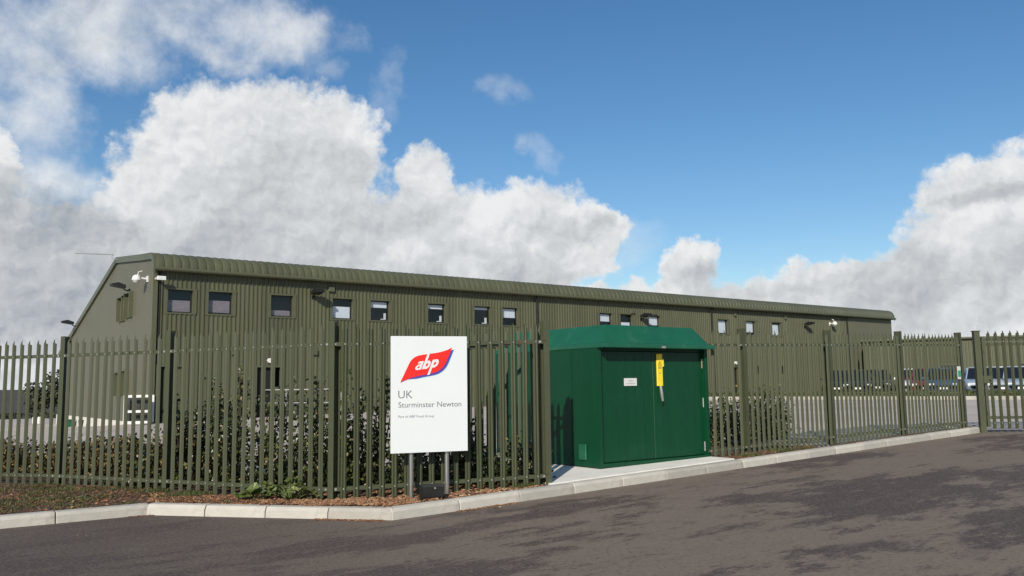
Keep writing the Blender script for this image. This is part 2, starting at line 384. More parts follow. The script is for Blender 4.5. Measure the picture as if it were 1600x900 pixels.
leaf_mat('grass', [(0, (.035, .050, .014)), (.5, (.065, .085, .022)), (.8, (.11, .12, .035)), (1, (.16, .12, .05))], .6)
leaf_mat('chips', [(0, (.08, .036, .018)), (.4, (.20, .095, .045)), (.75, (.35, .185, .095)), (1, (.50, .33, .20))], .85)
leaf_mat('tree_leaf', [(0, (.020, .024, .010)), (.6, (.045, .048, .018)), (1, (.11, .09, .03))], .6)

# ------------------------------------------------------------------ terrain
K1 = Vector((-4.30, 10.08)); K2 = Vector((-1.33, 9.39)); K3 = Vector((10.6, 19.2))
KD = (K3-K2).normalized()
def G(x, y):
    s = (x-K2.x)*KD.x + (y-K2.y)*KD.y
    sp = lambda q, w: (q + math.sqrt(q*q+w*w))*.5
    z = .0175*sp(s, 1.) - .0110*sp(s-16., 3.) - .0062*sp(s-60., 10.)
    z -= .55*sstep(-12, -24, x)*sstep(22, 36, y)
    return z
def ground_hit(px, py, off=0.):
    d = ray(px, py); t = 5.
    lo, hi = 1., 3000.
    prev = lo; 
    t = 2.
    while t < 3000:
        p = EYEV + d*t
        if p.z < G(p.x, p.y)+off: break
        prev = t; t *= 1.01
    lo, hi = prev, t
    for _ in range(40):
        md = (lo+hi)/2; p = EYEV + d*md
        if p.z < G(p.x, p.y)+off: hi = md
        else: lo = md
    return EYEV + d*lo
def sheet(name, grid, mats, kind='structure', parent=None, smooth=True):   # grid: rows of points
    mb = MB(); w = len(grid[0]); vs = [p for r_ in grid for p in r_]
    fs = [(i*w+j, i*w+j+1, (i+1)*w+j+1, (i+1)*w+j) for i in range(len(grid)-1) for j in range(w-1)]
    mb.add(vs, fs, 0, smooth); o = mb.build(name, mats, parent)
    me = o.data
    if me.polygons[0].normal.z < 0: me.flip_normals()
    if kind: o['kind'] = kind
    return o
def axis(lo, hi, fine_lo, fine_hi, step, grow=1.35):
    a = []; x = fine_lo
    while x < fine_hi: a.append(x); x += step
    a.append(fine_hi); s = step; x = fine_hi
    while x < hi: s *= grow; x = min(hi, x+s); a.append(x)
    s = step; x = fine_lo
    while x > lo: s *= grow; x = max(lo, x-s); a.insert(0, x)
    return a
def hill(x, y):
    r = math.hypot(x, y); a = math.atan2(x, y)
    return sstep(150, 1500, r)*(1.5 + 9*noise.noise(Vector((a*3.1, .3, 2.)))) + sstep(600, 2600, r)*(3+ 8*noise.noise(Vector((a*7, 1.3, .2))))
ys = axis(-900, 3500, -12, 70, 2.); xs = axis(-2500, 2500, -45, 60, 2.)
sheet('ground', [[(x, y, G(x, y)-.35 + (max(-1.5, hill(x, y)) if y > 60 or abs(x) > 70 else 0)) for x in xs] for y in ys], M['field'])
xs = axis(-40, 60, -12, 20, .8, 1.2); ys = axis(-30, 34, -2, 24, .8, 1.2)
sheet('road', [[(x, y, G(x, y)) for x in xs] for y in ys], M['asphalt'])

# kerb polyline (road side), left to right
KL = Vector((-13.0, 3.9))
def poly_pts(pts, step):
    out = []
    for a, b in zip(pts, pts[1:]):
        n = max(1, round((b-a).length/step))
        out += [a + (b-a)*(i/n) for i in range(n)]
    return out + [pts[-1]]
BACK = Vector((-.35, .937))
kp = poly_pts([KL, K1, K2, K3], .25)
def bump_z(x, y, a=.03): return a*noise.noise(Vector((x*1.3, y*1.3, 0))) + .5*a*noise.noise(Vector((x*5, y*5, 3)))
def bed_z(x, y): return G(x, y) + .125
# planting bed: mulch between kerb and yard
rows = []
for v in [.10, .16, .25, .4, .55, .7, .85, 1., 1.2, 1.4, 1.7, 2., 2.4, 2.8, 3.2, 3.6]:
    row = []
    for p in kp:
        wmax = 3.6 if p.x < 4.6 else max(.34, 3.6 - (p.x-4.6)*3.4)
        q = p + BACK*(min(v, wmax)*(1. + .9*sstep(-3.8, -6.2, p.x)))
        f = sstep(.1, .35, v)
        row.append((q.x, q.y, bed_z(q.x, q.y) - .02 + f*(.015 + bump_z(q.x, q.y))))
    rows.append(row)
sheet('planting_bed', rows, M['soil'])
# concrete yard behind
yp = poly_pts([KL + Vector((-30, -6)), KL, K1, K2, K3, K3 + Vector((26, -3))], .8)
def yard_off(x): return .085 - .079*sstep(9.6, 10.9, x)
rows = []
for v in [.2, .6, 1., 1.6, 2.4, 3.4, 5, 7, 9, 12, 15, 18, 22, 27, 33, 40, 48, 58]:
    rows.append([(p.x+BACK.x*v*.6, p.y+BACK.y*v, G(p.x+BACK.x*v*.6, p.y+BACK.y*v) + yard_off(p.x)) for p in yp])
sheet('yard', rows, M['yard'])

# kerb stones
kerb = empty('kerb', (0, 0, 0)); kerb['kind'] = 'structure'
def kerb_mesh(L_):
    mb = MB(); g = .005
    prof = [(0., -.06), (.012, .085), (.034, .118), (.045, .124), (.135, .128), (.135, -.06)]
    n = 5; h = L_/2-g
    xs_ = [-h, -h+.008, 0, h-.008, h]
    for k in range(len(xs_)-1):
        sa = .004 if k == 0 else 0; sb = .004 if k == len(xs_)-2 else 0
        A = [(xs_[k], y+(sa if y < .1 else 0), z-(sa if z > 0 else 0)) for y, z in prof]; B = [(xs_[k+1], y+(sb if y < .1 else 0), z-(sb if z > 0 else 0)) for y, z in prof]
        mb.add(A+B, [(i, i+1, 7+i, 6+i) for i in range(5)])
        if k == 0: mb.add(A, [(0, 1, 2, 3, 4, 5)])
        if k == len(xs_)-2: mb.add(B, [(5, 4, 3, 2, 1, 0)])
    me = mb.mesh('kerb_stone', M['kerb']); bm = bmesh.new(); bm.from_mesh(me); bmesh.ops.remove_doubles(bm, verts=bm.verts, dist=.0005); bmesh.ops.recalc_face_normals(bm, faces=bm.faces); bm.to_mesh(me); bm.free(); return me
def kerb_run(a, b, n):
    d = (b-a)/n; me = kerb_mesh(d.length); ang = math.atan2(d.y, d.x)
    for i in range(n):
        c = a + d*(i+.5); p, q = a+d*i, a+d*(i+1)
        o = link('kerb_stone', me, None, kerb); o.location = (c.x, c.y, (G(p.x, p.y)+G(q.x, q.y))/2 + random.uniform(-.003, .003))
        o.rotation_mode = 'XYZ'
        tilt = math.atan2(G(q.x, q.y)-G(p.x, p.y), d.length)
        o.rotation_euler = (0, -tilt, ang + random.uniform(-.003, .003))
kerb_run(KL, K1+(K1-KL).normalized()*.045, 11); kerb_run(K1, K2, 4); kerb_run(K2, K3, 17)

# ------------------------------------------------------------------ palisade fence
def pale_mesh(H):
    mb = MB(); prof = [(-.036, .002), (-.018, -.015), (0., -.002), (.018, -.015), (.036, .002)]
    tops = [H-.075, H-.062, H, H-.062, H-.075]; th = .004
    fr0 = [(x, y, 0) for x, y in prof]; fr1 = [(x, y, t) for (x, y), t in zip(prof, tops)]
    bk0 = [(x, y+th, 0) for x, y in prof]; bk1 = [(x, y+th, t) for (x, y), t in zip(prof, tops)]
    vs = fr0+fr1+bk0+bk1; fs = []
    for i in range(4): fs += [(i, i+1, 6+i, 5+i), (11+i, 10+i, 15+i, 16+i), (5+i, 6+i, 16+i, 15+i)]
    fs += [(0, 5, 15, 10), (4, 14, 19, 9)]
    mb.add(vs, fs)
    for z in (.125, H-.25):
        mb.box(-.008, .008, -.014, .0, z-.008, z+.008, 1)
    return mb.mesh('pale', [M['fence'], M['galv']])
def post_mesh(H):
    mb = MB(); w, d, t = .040, .064, .007
    prof = [(-w, -d), (w, -d), (w, -d+t), (.004, -d+t), (.004, d-t), (w, d-t), (w, d), (-w, d), (-w, d-t), (-.004, d-t), (-.004, -d+t), (-w, -d+t)]
    mb.prism(prof, 'z', -.3, H)
    return mb.mesh('post', [M['fence_post']])
pales, posts = {}, {}
def rail(mb, L_, z):
    mb.box(0, L_, .004, .008, z-.024, z+.024); mb.box(0, L_, .008, .048, z+.020, z+.024)
    for x in (.065, L_-.065): mb.box(x-.013, x+.013, -.006, .0035, z-.013, z+.013, 1)
def bay(fence, a, b, n, H, za=None, zb=None, end_post=True, start_post=True, jitter=.006):
    a, b = Vector(a), Vector(b)
    za = bed_z(a.x, a.y) if za is None else za; zb = bed_z(b.x, b.y) if zb is None else zb
    d = b-a; L_ = d.length; ang = math.atan2(d.y, d.x)
    if H not in pales: pales[H] = pale_mesh(H); posts[H] = post_mesh(H+.02)
    u = d/L_
    for i in range(n):
        t = (i+1)/(n+1); p = a + d*t
        o = link('pale', pales[H], None, fence, (p.x, p.y, za+(zb-za)*t - .015 + random.uniform(-jitter, jitter)))
        o.rotation_euler = (random.uniform(-.006, .006), random.gauss(0, .003), ang + random.uniform(-.03, .03))
    for z in (.11, H-.265):
        mb = MB(); rail(mb, L_, z)
        o = mb.build('rail', [M['fence_post'], M['galv']], fence, (a.x, a.y, za)); o.rotation_euler = (0, -math.atan2(zb-za, L_), ang)
    for flag, p, z in ((start_post, a, za), (end_post, b, zb)):
        if flag:
            o = link('post', posts[H], None, fence, (p.x, p.y, z)); o.rotation_euler = (0, 0, ang); o.location += Vector((-math.sin(ang), math.cos(ang), 0))*.064
Pm = Vector((-9.2, 13.25)); P0 = Vector((-6.59, 12.40)); P1 = Vector((-4.67, 11.48)); P2 = Vector((-2.19, 10.25)); P3 = Vector((.44, 11.1))
CA = R(54.); UC = Vector((math.sin(CA), math.cos(CA))); VC = Vector((-math.cos(CA), math.sin(CA)))
P4 = P3 + VC*2.75
fenceL = tag(empty('palisade_fence', (P2.x, P2.y, bed_z(P2.x, P2.y))), 'olive green steel palisade fence running behind the white sign to the cabinet', 'fence', 'olive palisade fencing')
FH = 2.1
FLOC = Vector(fenceL.location)
for k in (2, 1): bay(fenceL, Pm-(P0-Pm)*k, Pm-(P0-Pm)*(k-1), 17, FH, start_post=(k == 2))
bay(fenceL, Pm, P0, 17, FH, start_post=False); bay(fenceL, P0, P1, 13, FH, start_post=False); bay(fenceL, P1, P2, 17, FH, start_post=False)
bay(fenceL, P2, P3, 17, FH, start_post=False); bay(fenceL, P3, P4, 17, FH, start_post=False)
for ch in fenceL.children: ch.location -= FLOC
FA = R(53.2); UF = Vector((math.sin(FA), math.cos(FA)))
Q1 = Vector((3.94, 14.42)); SP = 2.53
Q0 = Q1 - UF*1.02
fenceR = tag(empty('palisade_fence', (Q1.x, Q1.y, bed_z(Q1.x, Q1.y))), 'olive palisade fence between the green cabinet and the entrance gate', 'fence', 'olive palisade fencing')
def fz(p): return bed_z(p.x, p.y)
FHR = 2.08; FLOC = Vector(fenceR.location)
bay(fenceR, Q0, Q1, 5, FHR, start_post=False)
for i in range(3): bay(fenceR, Q1+UF*SP*i, Q1+UF*SP*(i+1), 17, FHR, start_post=False)
Q4 = Q1+UF*SP*3
# small green and white notice on the last bay
for ch in fenceR.children: ch.location -= FLOC
# entrance gate
GA = math.atan2(-.10, 1.0); GP = Q4 + Vector((.32, -.05)); gz = G(GP.x, GP.y)+.03
gate = tag(empty('palisade_gate', (GP.x, GP.y, gz), GA), 'olive palisade entrance gate leaf at the right edge of the picture', 'gate')
GH = 2.22; GL = 3.6
mb = MB(); mb.box(-.06, .06, -.06, .06, -.3, GH-.02); mb.box(-.075, .075, -.075, .075, GH-.02, GH); mb.build('gate_post', M['fence_post'], gate)
mb = MB(); mb.box(.10, .16, -.03, .03, .10, GH-.14); mb.build('stile', M['fence_post'], gate)
mb = MB(); mb.box(GL-.06, GL, -.03, .03, .10, GH-.14); mb.build('stile', M['fence_post'], gate)
for z in (.30, GH-.20, GH-.31):
    mb = MB(); mb.box(.16, GL-.06, -.025, .025, z-.03, z+.03); mb.build('rail', M['fence_post'], gate)
pg = pale_mesh(GH-.06)
n = int((GL-.3)/.155)
for i in range(n):
    o = link('pale', pg, None, gate, (.24+i*.155, -.04, .06))
mb = MB(); mb.cbox(.06, .26, -.075, -.03, 1.05, 1.22, .01); mb.tube([(.20, -.075, 1.13), (.20, -.12, 1.13)], .018); mb.build('lock_box', M['fence_post'], gate)
for z in (.4, 1.75):
    mb = MB(); mb.box(.04, .12, -.035, -.0, z-.04, z+.04); mb.build('hinge', M['black'], gate)

# notice on the fence beside the gate
npz = bed_z(Q4.x, Q4.y)
pn = Q4 - UF*.25 + Vector((UF.y, -UF.x))*.03
nt_ = tag(empty('safety_notice', (pn.x, pn.y, npz+1.2), math.atan2(UF.y, UF.x)), 'small green and white notice fixed to the fence by the gate', 'sign')
mb = MB(); mb.box(-.07, .07, -.008, 0, -.14, .14); mb.build('plate', M['white_paint'], nt_)
mb = MB(); mb.box(-.06, .06, -.011, -.0085, -.09, .05); mb.build('panel', M['sign_green'], nt_)

# ------------------------------------------------------------------ cabinet
gh = ground_hit(938, 735, .13); CF = Vector((gh.x, gh.y)); CZ = gh.z
def slab():
    mb = MB()
    kx = lambda t: K2 + (K3-K2).normalized()*t
    a = P3 + Vector((.14, -.22)); 
    nrm = Vector((-KD.y, KD.x))*.14
    t0 = (a-K2).dot(KD); t1 = 6.3
    pts = [K2+KD*t0+nrm, K2+KD*t1+nrm, K2+KD*t1+nrm+VC*.75, CF+UC*2.7+VC*3., CF-UC*.75+VC*3.2, P3+VC*.4+UC*.12]
    n = len(pts)
    top = [(p.x, p.y, G(p.x, p.y)+.145) for p in pts]; bot = [(p.x, p.y, G(p.x, p.y)-.05) for p in pts]
    mb.add(top+bot, [tuple(range(n)), tuple(range(2*n-1, n-1, -1))] + [(i, (i+1) % n, n+(i+1) % n, n+i) for i in range(n)])
    o = mb.build('concrete_base', M['slab']); o['kind'] = 'structure'
slab()
cab = tag(empty('substation_cabinet', (CF.x, CF.y, CZ), math.pi/2-CA), 'dark green electrical cabinet with sloped roof and double doors', 'cabinet')
CW, CD, CHT = 2.39, 2.62, 1.80
mb = MB(); mb.box(.02, CW-.02, .03, CD-.02, -.10, .07); mb.build('base_frame', M['black'], cab)
mb = MB()
mb.box(0, .07, .0, CD, .03, CHT); mb.box(CW-.07, CW, .0, CD, .03, CHT); mb.box(.07, CW-.07, CD-.05, CD, .03, CHT)
mb.box(.07, CW-.07, .001, .12, .03, .085); mb.box(.07, CW-.07, .06, .12, CHT-.06, CHT-.001); mb.box(.07, CW-.07, .13, .15, .085, CHT-.06); mb.box(.07, CW-.07, .08, CD-.06, .04, .07)
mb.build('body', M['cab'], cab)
dw = (CW-.15)/2; DY = .07
for k in range(2):
    x0 = .073 + k*(dw+.004)
    mb = MB(); mb.cbox(x0, x0+dw-.004, -.004+DY, .04+DY, .095, CHT-.065, .010)
    d = mb.build('door', M['cab'], cab)
    for q in range(1, 6):
        sx_ = x0 + dw*q/6
        mb = MB(); mb.box(sx_-.004, sx_+.004, -.0062+DY, -.0042+DY, .12, CHT-.09); mb.build('seam', M['cab'], d)
    hx = x0-.006 if k == 0 else x0+dw+.002
    for z in (.22, .92, 1.55):
        mb = MB(); mb.tube([(hx, -.012+DY, z-.075), (hx, -.012+DY, z+.075)], .012, 8); mb.build('hinge', M['brass'] if z > 1.4 else M['galv'], d)
xm = .073+dw+.10
mb = MB(); mb.cbox(xm-.02, xm+.10, -.03+DY, -.004+DY, 1.20, 1.70, .005)
yl = mb.build('warning_label', M['yellow'], cab)
mb = MB(); mb.prism([(xm+.005, 1.52), (xm+.075, 1.52), (xm+.04, 1.585)], 'y', -.0325+DY, -.0303+DY); mb.build('warning_triangle', M['black'], yl)
mb = MB(); mb.prism([(xm+.018, 1.5265), (xm+.062, 1.5265), (xm+.04, 1.568)], 'y', -.0335+DY, -.0327+DY); mb.build('triangle_face', M['yellow'], yl)
for zz, hw in ((1.495, .042), (1.476, .036), (1.40, .02)):
    mb = MB(); mb.box(xm+.04-hw, xm+.04+hw, -.0325+DY, -.0303+DY, zz-.004, zz+.004); mb.build('print_line', M['text_grey'], yl)
mb = MB(); mb.cbox(xm+.10, xm+.135, -.028+DY, -.004+DY, 1.50, 1.62, .004); mb.build('label_bracket', M['yellow'], yl)
mb = MB(); mb.tube([(xm+.025, -.045+DY, 1.20), (xm+.035, -.05+DY, 1.10), (xm+.05, -.045+DY, 1.03)], [.022, .026, .022], 10); mb.tube([(xm+.05, -.045+DY, 1.04), (xm+.065, -.045+DY, .965)], [.024, .018], 10)
hn = mb.build('door_handle', M['galv'], cab)
mb = MB(); mb.tube([(xm+.065, -.045+DY, .97), (xm+.07, -.04+DY, .92)], [.02, .012], 8); mb.build('grip', M['black'], hn)
# white maker's plate
mb = MB(); mb.box(.58, .84, -.0125+DY, -.0045+DY, 1.21, 1.325); wp = mb.build('name_plate', M['white_paint'], cab)
for zz, hw in ((1.287, .055), (1.245, .095)):
    mb = MB(); mb.box(.71-hw, .71+hw, -.0145+DY, -.013+DY, zz-.009, zz+.009); mb.build('print_line', M['text_pale'], wp)
# roof with overhanging lip and mitred slopes
mb = MB(); o1 = .008; of = .165; z0, z1, z2 = CHT-.025, CHT+.035, CHT+.33; ins = .30
def ring(i, z, o=0): return [(-o1+i, -of+i, z), (CW+o1-i, -of+i, z), (CW+o1-i, CD+.05-i, z), (-o1+i, CD+.05-i, z)]
rs = [ring(.02, z0), ring(0, z0), ring(-.004, z0+.01), ring(0, z1), ring(.015, z1+.008), ring(.055, z1+.014), ring(.075, z1+.024), ring(.245, z2-.012), ring(.262, z2)]
vs = [v for r_ in rs for v in r_]; fs = []
for i in range(len(rs)-1):
    for k in range(4): fs.append((i*4+k, i*4+(k+1) % 4, (i+1)*4+(k+1) % 4, (i+1)*4+k))
fs.append(tuple(range(len(vs)-4, len(vs)))); fs.append((3, 2, 1, 0))
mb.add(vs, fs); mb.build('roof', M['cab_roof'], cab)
mb = MB(); mb.box(CW*.47+.05, CW*.47+.13, -of-.012, -of-.0045, z0+.002, z0+.035); mb.build('roof_catch', M['galv'], cab)
# side panel strips, vent and label
for y in (.62, 1.24, 1.86):
    mb = MB(); mb.box(-.006, -.0005, y-.012, y+.012, .05, CHT-.04); mb.build('cover_strip', M['cab'], cab)
mb = MB(); mb.cbox(-.03, -.0005, .28, .44, .13, .36, .008); mb.build('vent', M['cab_roof'], cab)
mb = MB(); mb.box(-.007, -.0005, 1.40, 1.52, 1.44, 1.66); mb.build('side_label', M['yellow'], cab)

# ------------------------------------------------------------------ company sign
SA = math.atan2(.30, .898)
s0 = Vector((-1.465, 10.20)); su = Vector((math.cos(SA), math.sin(SA)))
SW, SH = .948, 1.395
sz = bed_z(s0.x, s0.y); SB = .655 - sz
sign = tag(empty('company_sign', (s0.x, s0.y, sz), SA), 'white company sign board with red leaf logo on two steel posts', 'sign')
mb = MB(); mb.cbox(0, SW, 0, .045, SB, SB+SH, .004); board = mb.build('board', M['sign_white'], sign)
for x in (.26, .70):
    mb = MB(); mb.tube([(x, .075, -.25), (x, .075, SB+SH-.05)], .030, 14); mb.build('post', M['steel'], sign)
KX, KZ = SW/117.7, SH/180.
def sp(X, Y): return ((X/10+600-610.5)*KX, SB+SH-((Y/10+510)-525.6)*KZ)
leaf = [(245, 870), (310, 730), (375, 590), (400, 545), (430, 510), (475, 478), (520, 460), (590, 446), (655, 438), (760, 423), (860, 405), (960, 375), (1040, 335),
        (1000, 440), (950, 560), (925, 605), (890, 650), (850, 685), (800, 715), (740, 735), (650, 752), (560, 768), (470, 788), (350, 825)]
def flat(name, poly, m_, y, parent):
    mb = MB(); mb.prism([sp(*q) for q in poly], 'y', -y, -y+.0012); return mb.build(name, m_, parent)
flat('logo_edge', [(x+34, y+34) if x+y > 1200 or x > 500 else (x+10, y+6) for x, y in leaf], M['sky_blue'], .0016, board)
flat('logo_shadow', [(x+25, y+27) if x+y > 1200 or x > 500 else (x+6, y+4) for x, y in leaf], M['purple'], .0032, board)
logo = flat('logo_leaf', leaf, M['red'], .0048, board)
def lp(x, y): return sp(460 + x + .36*y, 690 - .147*x - y)      # slanted letter space on the logo
def letter(quads, bowls):
    mb = MB(); y0, y1 = -.0064, -.0050
    def slabq(q, o=0.):
        n = len(q); c = [lp(*p) for p in q]
        mb.add([(x, y0-o, z) for x, z in c] + [(x, y1, z) for x, z in c], [tuple(range(n)), tuple(range(2*n-1, n-1, -1))] + [(i, (i+1) % n, n+(i+1) % n, n+i) for i in range(n)])
    for i, q in enumerate(quads): slabq(q, .0003*(i+1))
    for cx, cy, rx, ry, ix, iy in bowls:
        for k in range(20):
            a0, a1 = 2*math.pi*k/20, 2*math.pi*(k+1)/20
            slabq([(cx+rx*math.cos(a0), cy+ry*math.sin(a0)), (cx+rx*math.cos(a1), cy+ry*math.sin(a1)), (cx+ix*math.cos(a1), cy+iy*math.sin(a1)), (cx+ix*math.cos(a0), cy+iy*math.sin(a0))])
    mb.build('logo_letter', M['sign_white'], board)
letter([[(62, 0), (98, 0), (98, 118), (62, 118)], [(14, 100), (98, 100), (92, 132), (20, 132)]], [(48, 42, 50, 44, 20, 15)])
letter([[(112, 0), (150, 0), (150, 262), (112, 256)]], [(166, 60, 56, 66, 20, 26)])
letter([[(234, -112), (270, -106), (270, 128), (234, 128)]], [(290, 62, 56, 66, 20, 26)])
def text(name, body, X, Y, width, m_, y, height=None, shear=0, offset=0, rot=0, spacing=1.0):
    cu = bpy.data.curves.new(name, 'FONT'); cu.body = body; cu.size = 1; cu.shear = shear; cu.offset = offset; cu.fill_mode = 'FRONT'; cu.space_character = spacing; cu.resolution_u = 4
    t = bpy.data.objects.new(name, cu); col.objects.link(t)
    bpy.context.view_layer.update()
    me = bpy.data.meshes.new_from_object(t.evaluated_get(bpy.context.evaluated_depsgraph_get())); bpy.data.objects.remove(t)
    xs_ = [v.co.x for v in me.vertices]; ys_ = [v.co.y for v in me.vertices]; x0, x1 = min(xs_), max(xs_)
    k = width*KX/(x1-x0); kz = k if height is None else height*KZ/(max(ys_)-min(ys_))
    c, s = math.cos(rot), math.sin(rot); ox, oz = sp(X, Y)
    for v in me.vertices:
        a, b = (v.co.x-x0)*k, v.co.y*kz
        v.co = (ox + a*c-b*s, -y, oz + a*s+b*c)
    me.materials.clear(); o = link(name, me, m_, board); return o
text('sign_text', 'UK', 215, 1120, 21.5, M['text_grey'], .0012, offset=-.004)
text('sign_text', 'Sturminster Newton', 218, 1262, 96.5, M['text_grey'], .0012, offset=.0)
text('sign_text', 'Part of ABP Food Group', 218, 1420, 54, M['text_grey'], .0012, offset=-.002)
# floodlight on the ground under the sign
fl0 = ground_hit(676, 778, .14)
fl = tag(empty('floodlight', (fl0.x, fl0.y, fl0.z-.01), SA), 'small black ground floodlight on the bark under the white sign', 'floodlight')
mb = MB()
prof = [(-.02, .02), (.10, .0), (.17, .13), (.03, .165), (-.035, .14)]
mb.prism(prof, 'x', -.125, .125); mb.build('housing', M['dark_plastic'], fl)
mb = MB(); mb.add([(-.115, .04, .1665), (.115, .04, .1665), (.115, .160, .1375), (-.115, .160, .1375)], [(0, 1, 2, 3)]); mb.build('lens', M['car_glass'], fl)
mb = MB(); mb.box(-.14, -.127, .02, .09, -.02, .12); mb.box(.127, .14, .02, .09, -.02, .12); mb.box(-.14, .14, .03, .08, -.03, -.02); mb.build('bracket', M['black'], fl)
mb = MB(); mb.tube([(.02, -.03, .125), (.02, -.045, .125)], .010, 8); mb.build('screw', M['galv'], fl)

# ------------------------------------------------------------------ main building
BA = R(52.5); UB = Vector((math.sin(BA), math.cos(BA), 0)); NB = Vector((math.cos(BA), -math.sin(BA), 0))
c0 = ground_hit(232, 664, .06); BC = Vector((c0.x, c0.y, 0))
bld = tag(empty('industrial_building', BC, math.pi/2-BA), 'long olive green clad industrial building with curved eaves and small windows', 'building')
def fac(px, py):          # picture point -> (along facade, height) on the facade plane
    d = ray(px, py); t = (BC-EYEV).dot(NB)/d.dot(NB); p = EYEV+d*t
    return (p-BC).dot(UB), p.z
def gab(px, py):          # -> (distance back from the corner, height) on the gable plane
    d = ray(px, py); t = (BC-EYEV).dot(UB)/d.dot(UB); p = EYEV+d*t
    return -(p-BC).dot(NB), p.z
BL = fac(1392, 505)[0]
ZG = fac(234, 423)[1]                 # underside of gutter
ZT = fac(234, 395)[1]
ZP = .16
WW, WH = .97, .90
wz1 = fac(281, 453)[1]; WZ0, WZ1 = wz1-WH, wz1
wpx = [281, 344, 440, 535, 593.5, 681.7, 753, 796.5, 945.5, 977.5, 1021, 1128, 1171, 1211]
wu = [fac(x, 480)[0] for x in wpx]
doors = []
def door_u(px0, px1, py): return fac(px0, py)[0], fac(px1, py)[0]
DU = [door_u(247, 283, 590), door_u(401, 438, 590), door_u(1145, 1153, 590)]
DZ = [fac(265, 573)[1], fac(419, 574)[1], fac(1149, 574)[1]]
holes = [(u-WW/2, u+WW/2, WZ0, WZ1) for u in wu] + [(a, b, None, z) for (a, b), z in zip(DU, DZ)]
PITCH_R = .18
def ribbed(mb, u0, u1, z0, z1, y=0.):
    n0 = math.floor(u0/PITCH_R); prof = []
    k = n0
    while k*PITCH_R < u1:
        b = k*PITCH_R
        prof += [(b, 0.), (b+.085, 0.), (b+.105, -.036), (b+.160, -.036)]
        k += 1
    prof.append((k*PITCH_R, 0.))
    out = []
    for (a, ya), (b, yb) in zip(prof, prof[1:]):
        if b <= u0 or a >= u1: continue
        ia = max(a, u0); ib = min(b, u1)
        f = lambda t: ya+(yb-ya)*((t-a)/(b-a) if b > a else 0)
        if not out: out.append((ia, f(ia)))
        out.append((ib, f(ib)))
    n = len(out); vs = [(u, y+q, z0) for u, q in out] + [(u, y+q, z1) for u, q in out]
    mb.add(vs, [(i, i+1, n+i+1, n+i) for i in range(n-1)])
mb = MB(); FLAT0 = fac(1322, 530)[0]
cuts = sorted({.55, FLAT0} | {h[0] for h in holes} | {h[1] for h in holes})
base = lambda a: ZP
for a, b in zip(cuts, cuts[1:]):
    if b-a < .01: continue
    mid = (a+b)/2
    hs = [h for h in holes if h[0] < mid < h[1]]
    segs = [(ZP, ZG+.12)]
    for h in hs:
        lo = ZP if h[2] is None else h[2]; new = []
        for s0_, s1_ in segs:
            if lo > s0_: new.append((s0_, min(lo, s1_)))
            if h[3] < s1_: new.append((max(h[3], s0_), s1_))
        segs = new
    for s0_, s1_ in segs: ribbed(mb, a, b, s0_, s1_)
mb.build('wall_cladding', M['clad'], bld, recalc=False)
mb = MB(); mb.box(FLAT0, BL, -.03, 0., ZP, ZG+.12); mb.build('end_panel', M['gable'], bld)
mb = MB(); mb.box(-.02, .16, -.05, .0, ZP, ZG+.12); mb.box(.16, .53, .40, .44, ZP, ZG+.12); mb.box(.53, .56, -.03, .40, ZP, ZG+.12); mb.box(.13, .16, .0, .40, ZP, ZG+.12); mb.build('corner_trim', M['trim'], bld)
mb = MB(); mb.cbox(.20, .42, .0, .16, ZP, ZG+.05, .03); mb.build('downpipe', M['dark_plastic'], bld)  # wide black box added in the corner recess, its colour stands in for shade
# inner shell behind the openings
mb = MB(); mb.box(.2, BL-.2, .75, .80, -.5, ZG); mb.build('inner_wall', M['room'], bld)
# windows
blinds = {0: ('pinkblind', .05, .55), 1: ('pinkblind', .08, .62), 3: ('blind', .06, .62), 4: ('blind', .66, 1.), 5: ('blind', .74, 1.), 6: ('blind', .82, 1.), 7: ('blind', .45, .95), 2: ('pinkblind', .02, .3),
          8: ('blind', .5, 1.), 9: ('blind', .08, .5), 10: ('blind', .4, 1.), 11: ('blind', .08, .95), 12: ('blind', .2, .95), 13: ('blind', .06, .85)}
for i, u in enumerate(wu):
    w = empty('window', (u, 0, WZ0), 0, bld)
    hw = WW/2
    mb = MB()      # flashing surround and reveal
    mb.box(-hw-.13, hw+.17, -.048, -.036, WH, WH+.06); mb.box(-hw-.13, hw+.13, -.048, -.036, -.06, 0)
    mb.box(-hw-.13, -hw, -.046, -.036, 0, WH); mb.box(hw, hw+.15, -.046, -.036, 0, WH)
    mb.box(-hw-.03, -hw, -.036, .15, 0, WH); mb.box(hw, hw+.03, -.036, .15, 0, WH); mb.box(-hw-.03, hw+.03, -.036, .15, WH, WH+.03); mb.box(-hw-.03, hw+.03, -.036, .15, -.03, 0)
    mb.build('surround', M['trim'], w)
    mb = MB(); t = .05
    mb.box(-hw, -hw+t, .10, .14, 0, WH); mb.box(hw-t, hw, .10, .14, 0, WH); mb.box(-hw+t, hw-t, .10, .14, 0, t); mb.box(-hw+t, hw-t, .10, .14, WH-t, WH)
    mb.build('frame', M['dark_plastic'], w)
    mb = MB(); mb.box(-hw+t, hw-t, .112, .118, t, WH-t); mb.build('pane', M['glass'], w)
    if i in blinds:
        bm_, a, b = blinds[i]; mb = MB()
        if i >= 8: mb.box(-hw+.22, hw-.06, .145, .15, WH*a, WH*b)
        else: mb.box(-hw+.06, hw-.06, .145, .15, WH*a, WH*b)
        mb.build('blind', M[bm_], w)
    if i in (4, 5, 6):
        mb = MB(); mb.box(hw-.13, hw-.07, .19, .30, .05, .36); mb.box(hw-.30, hw-.13, .19, .28, .05, .10); mb.build('sill_clutter', M['white_paint'], w)
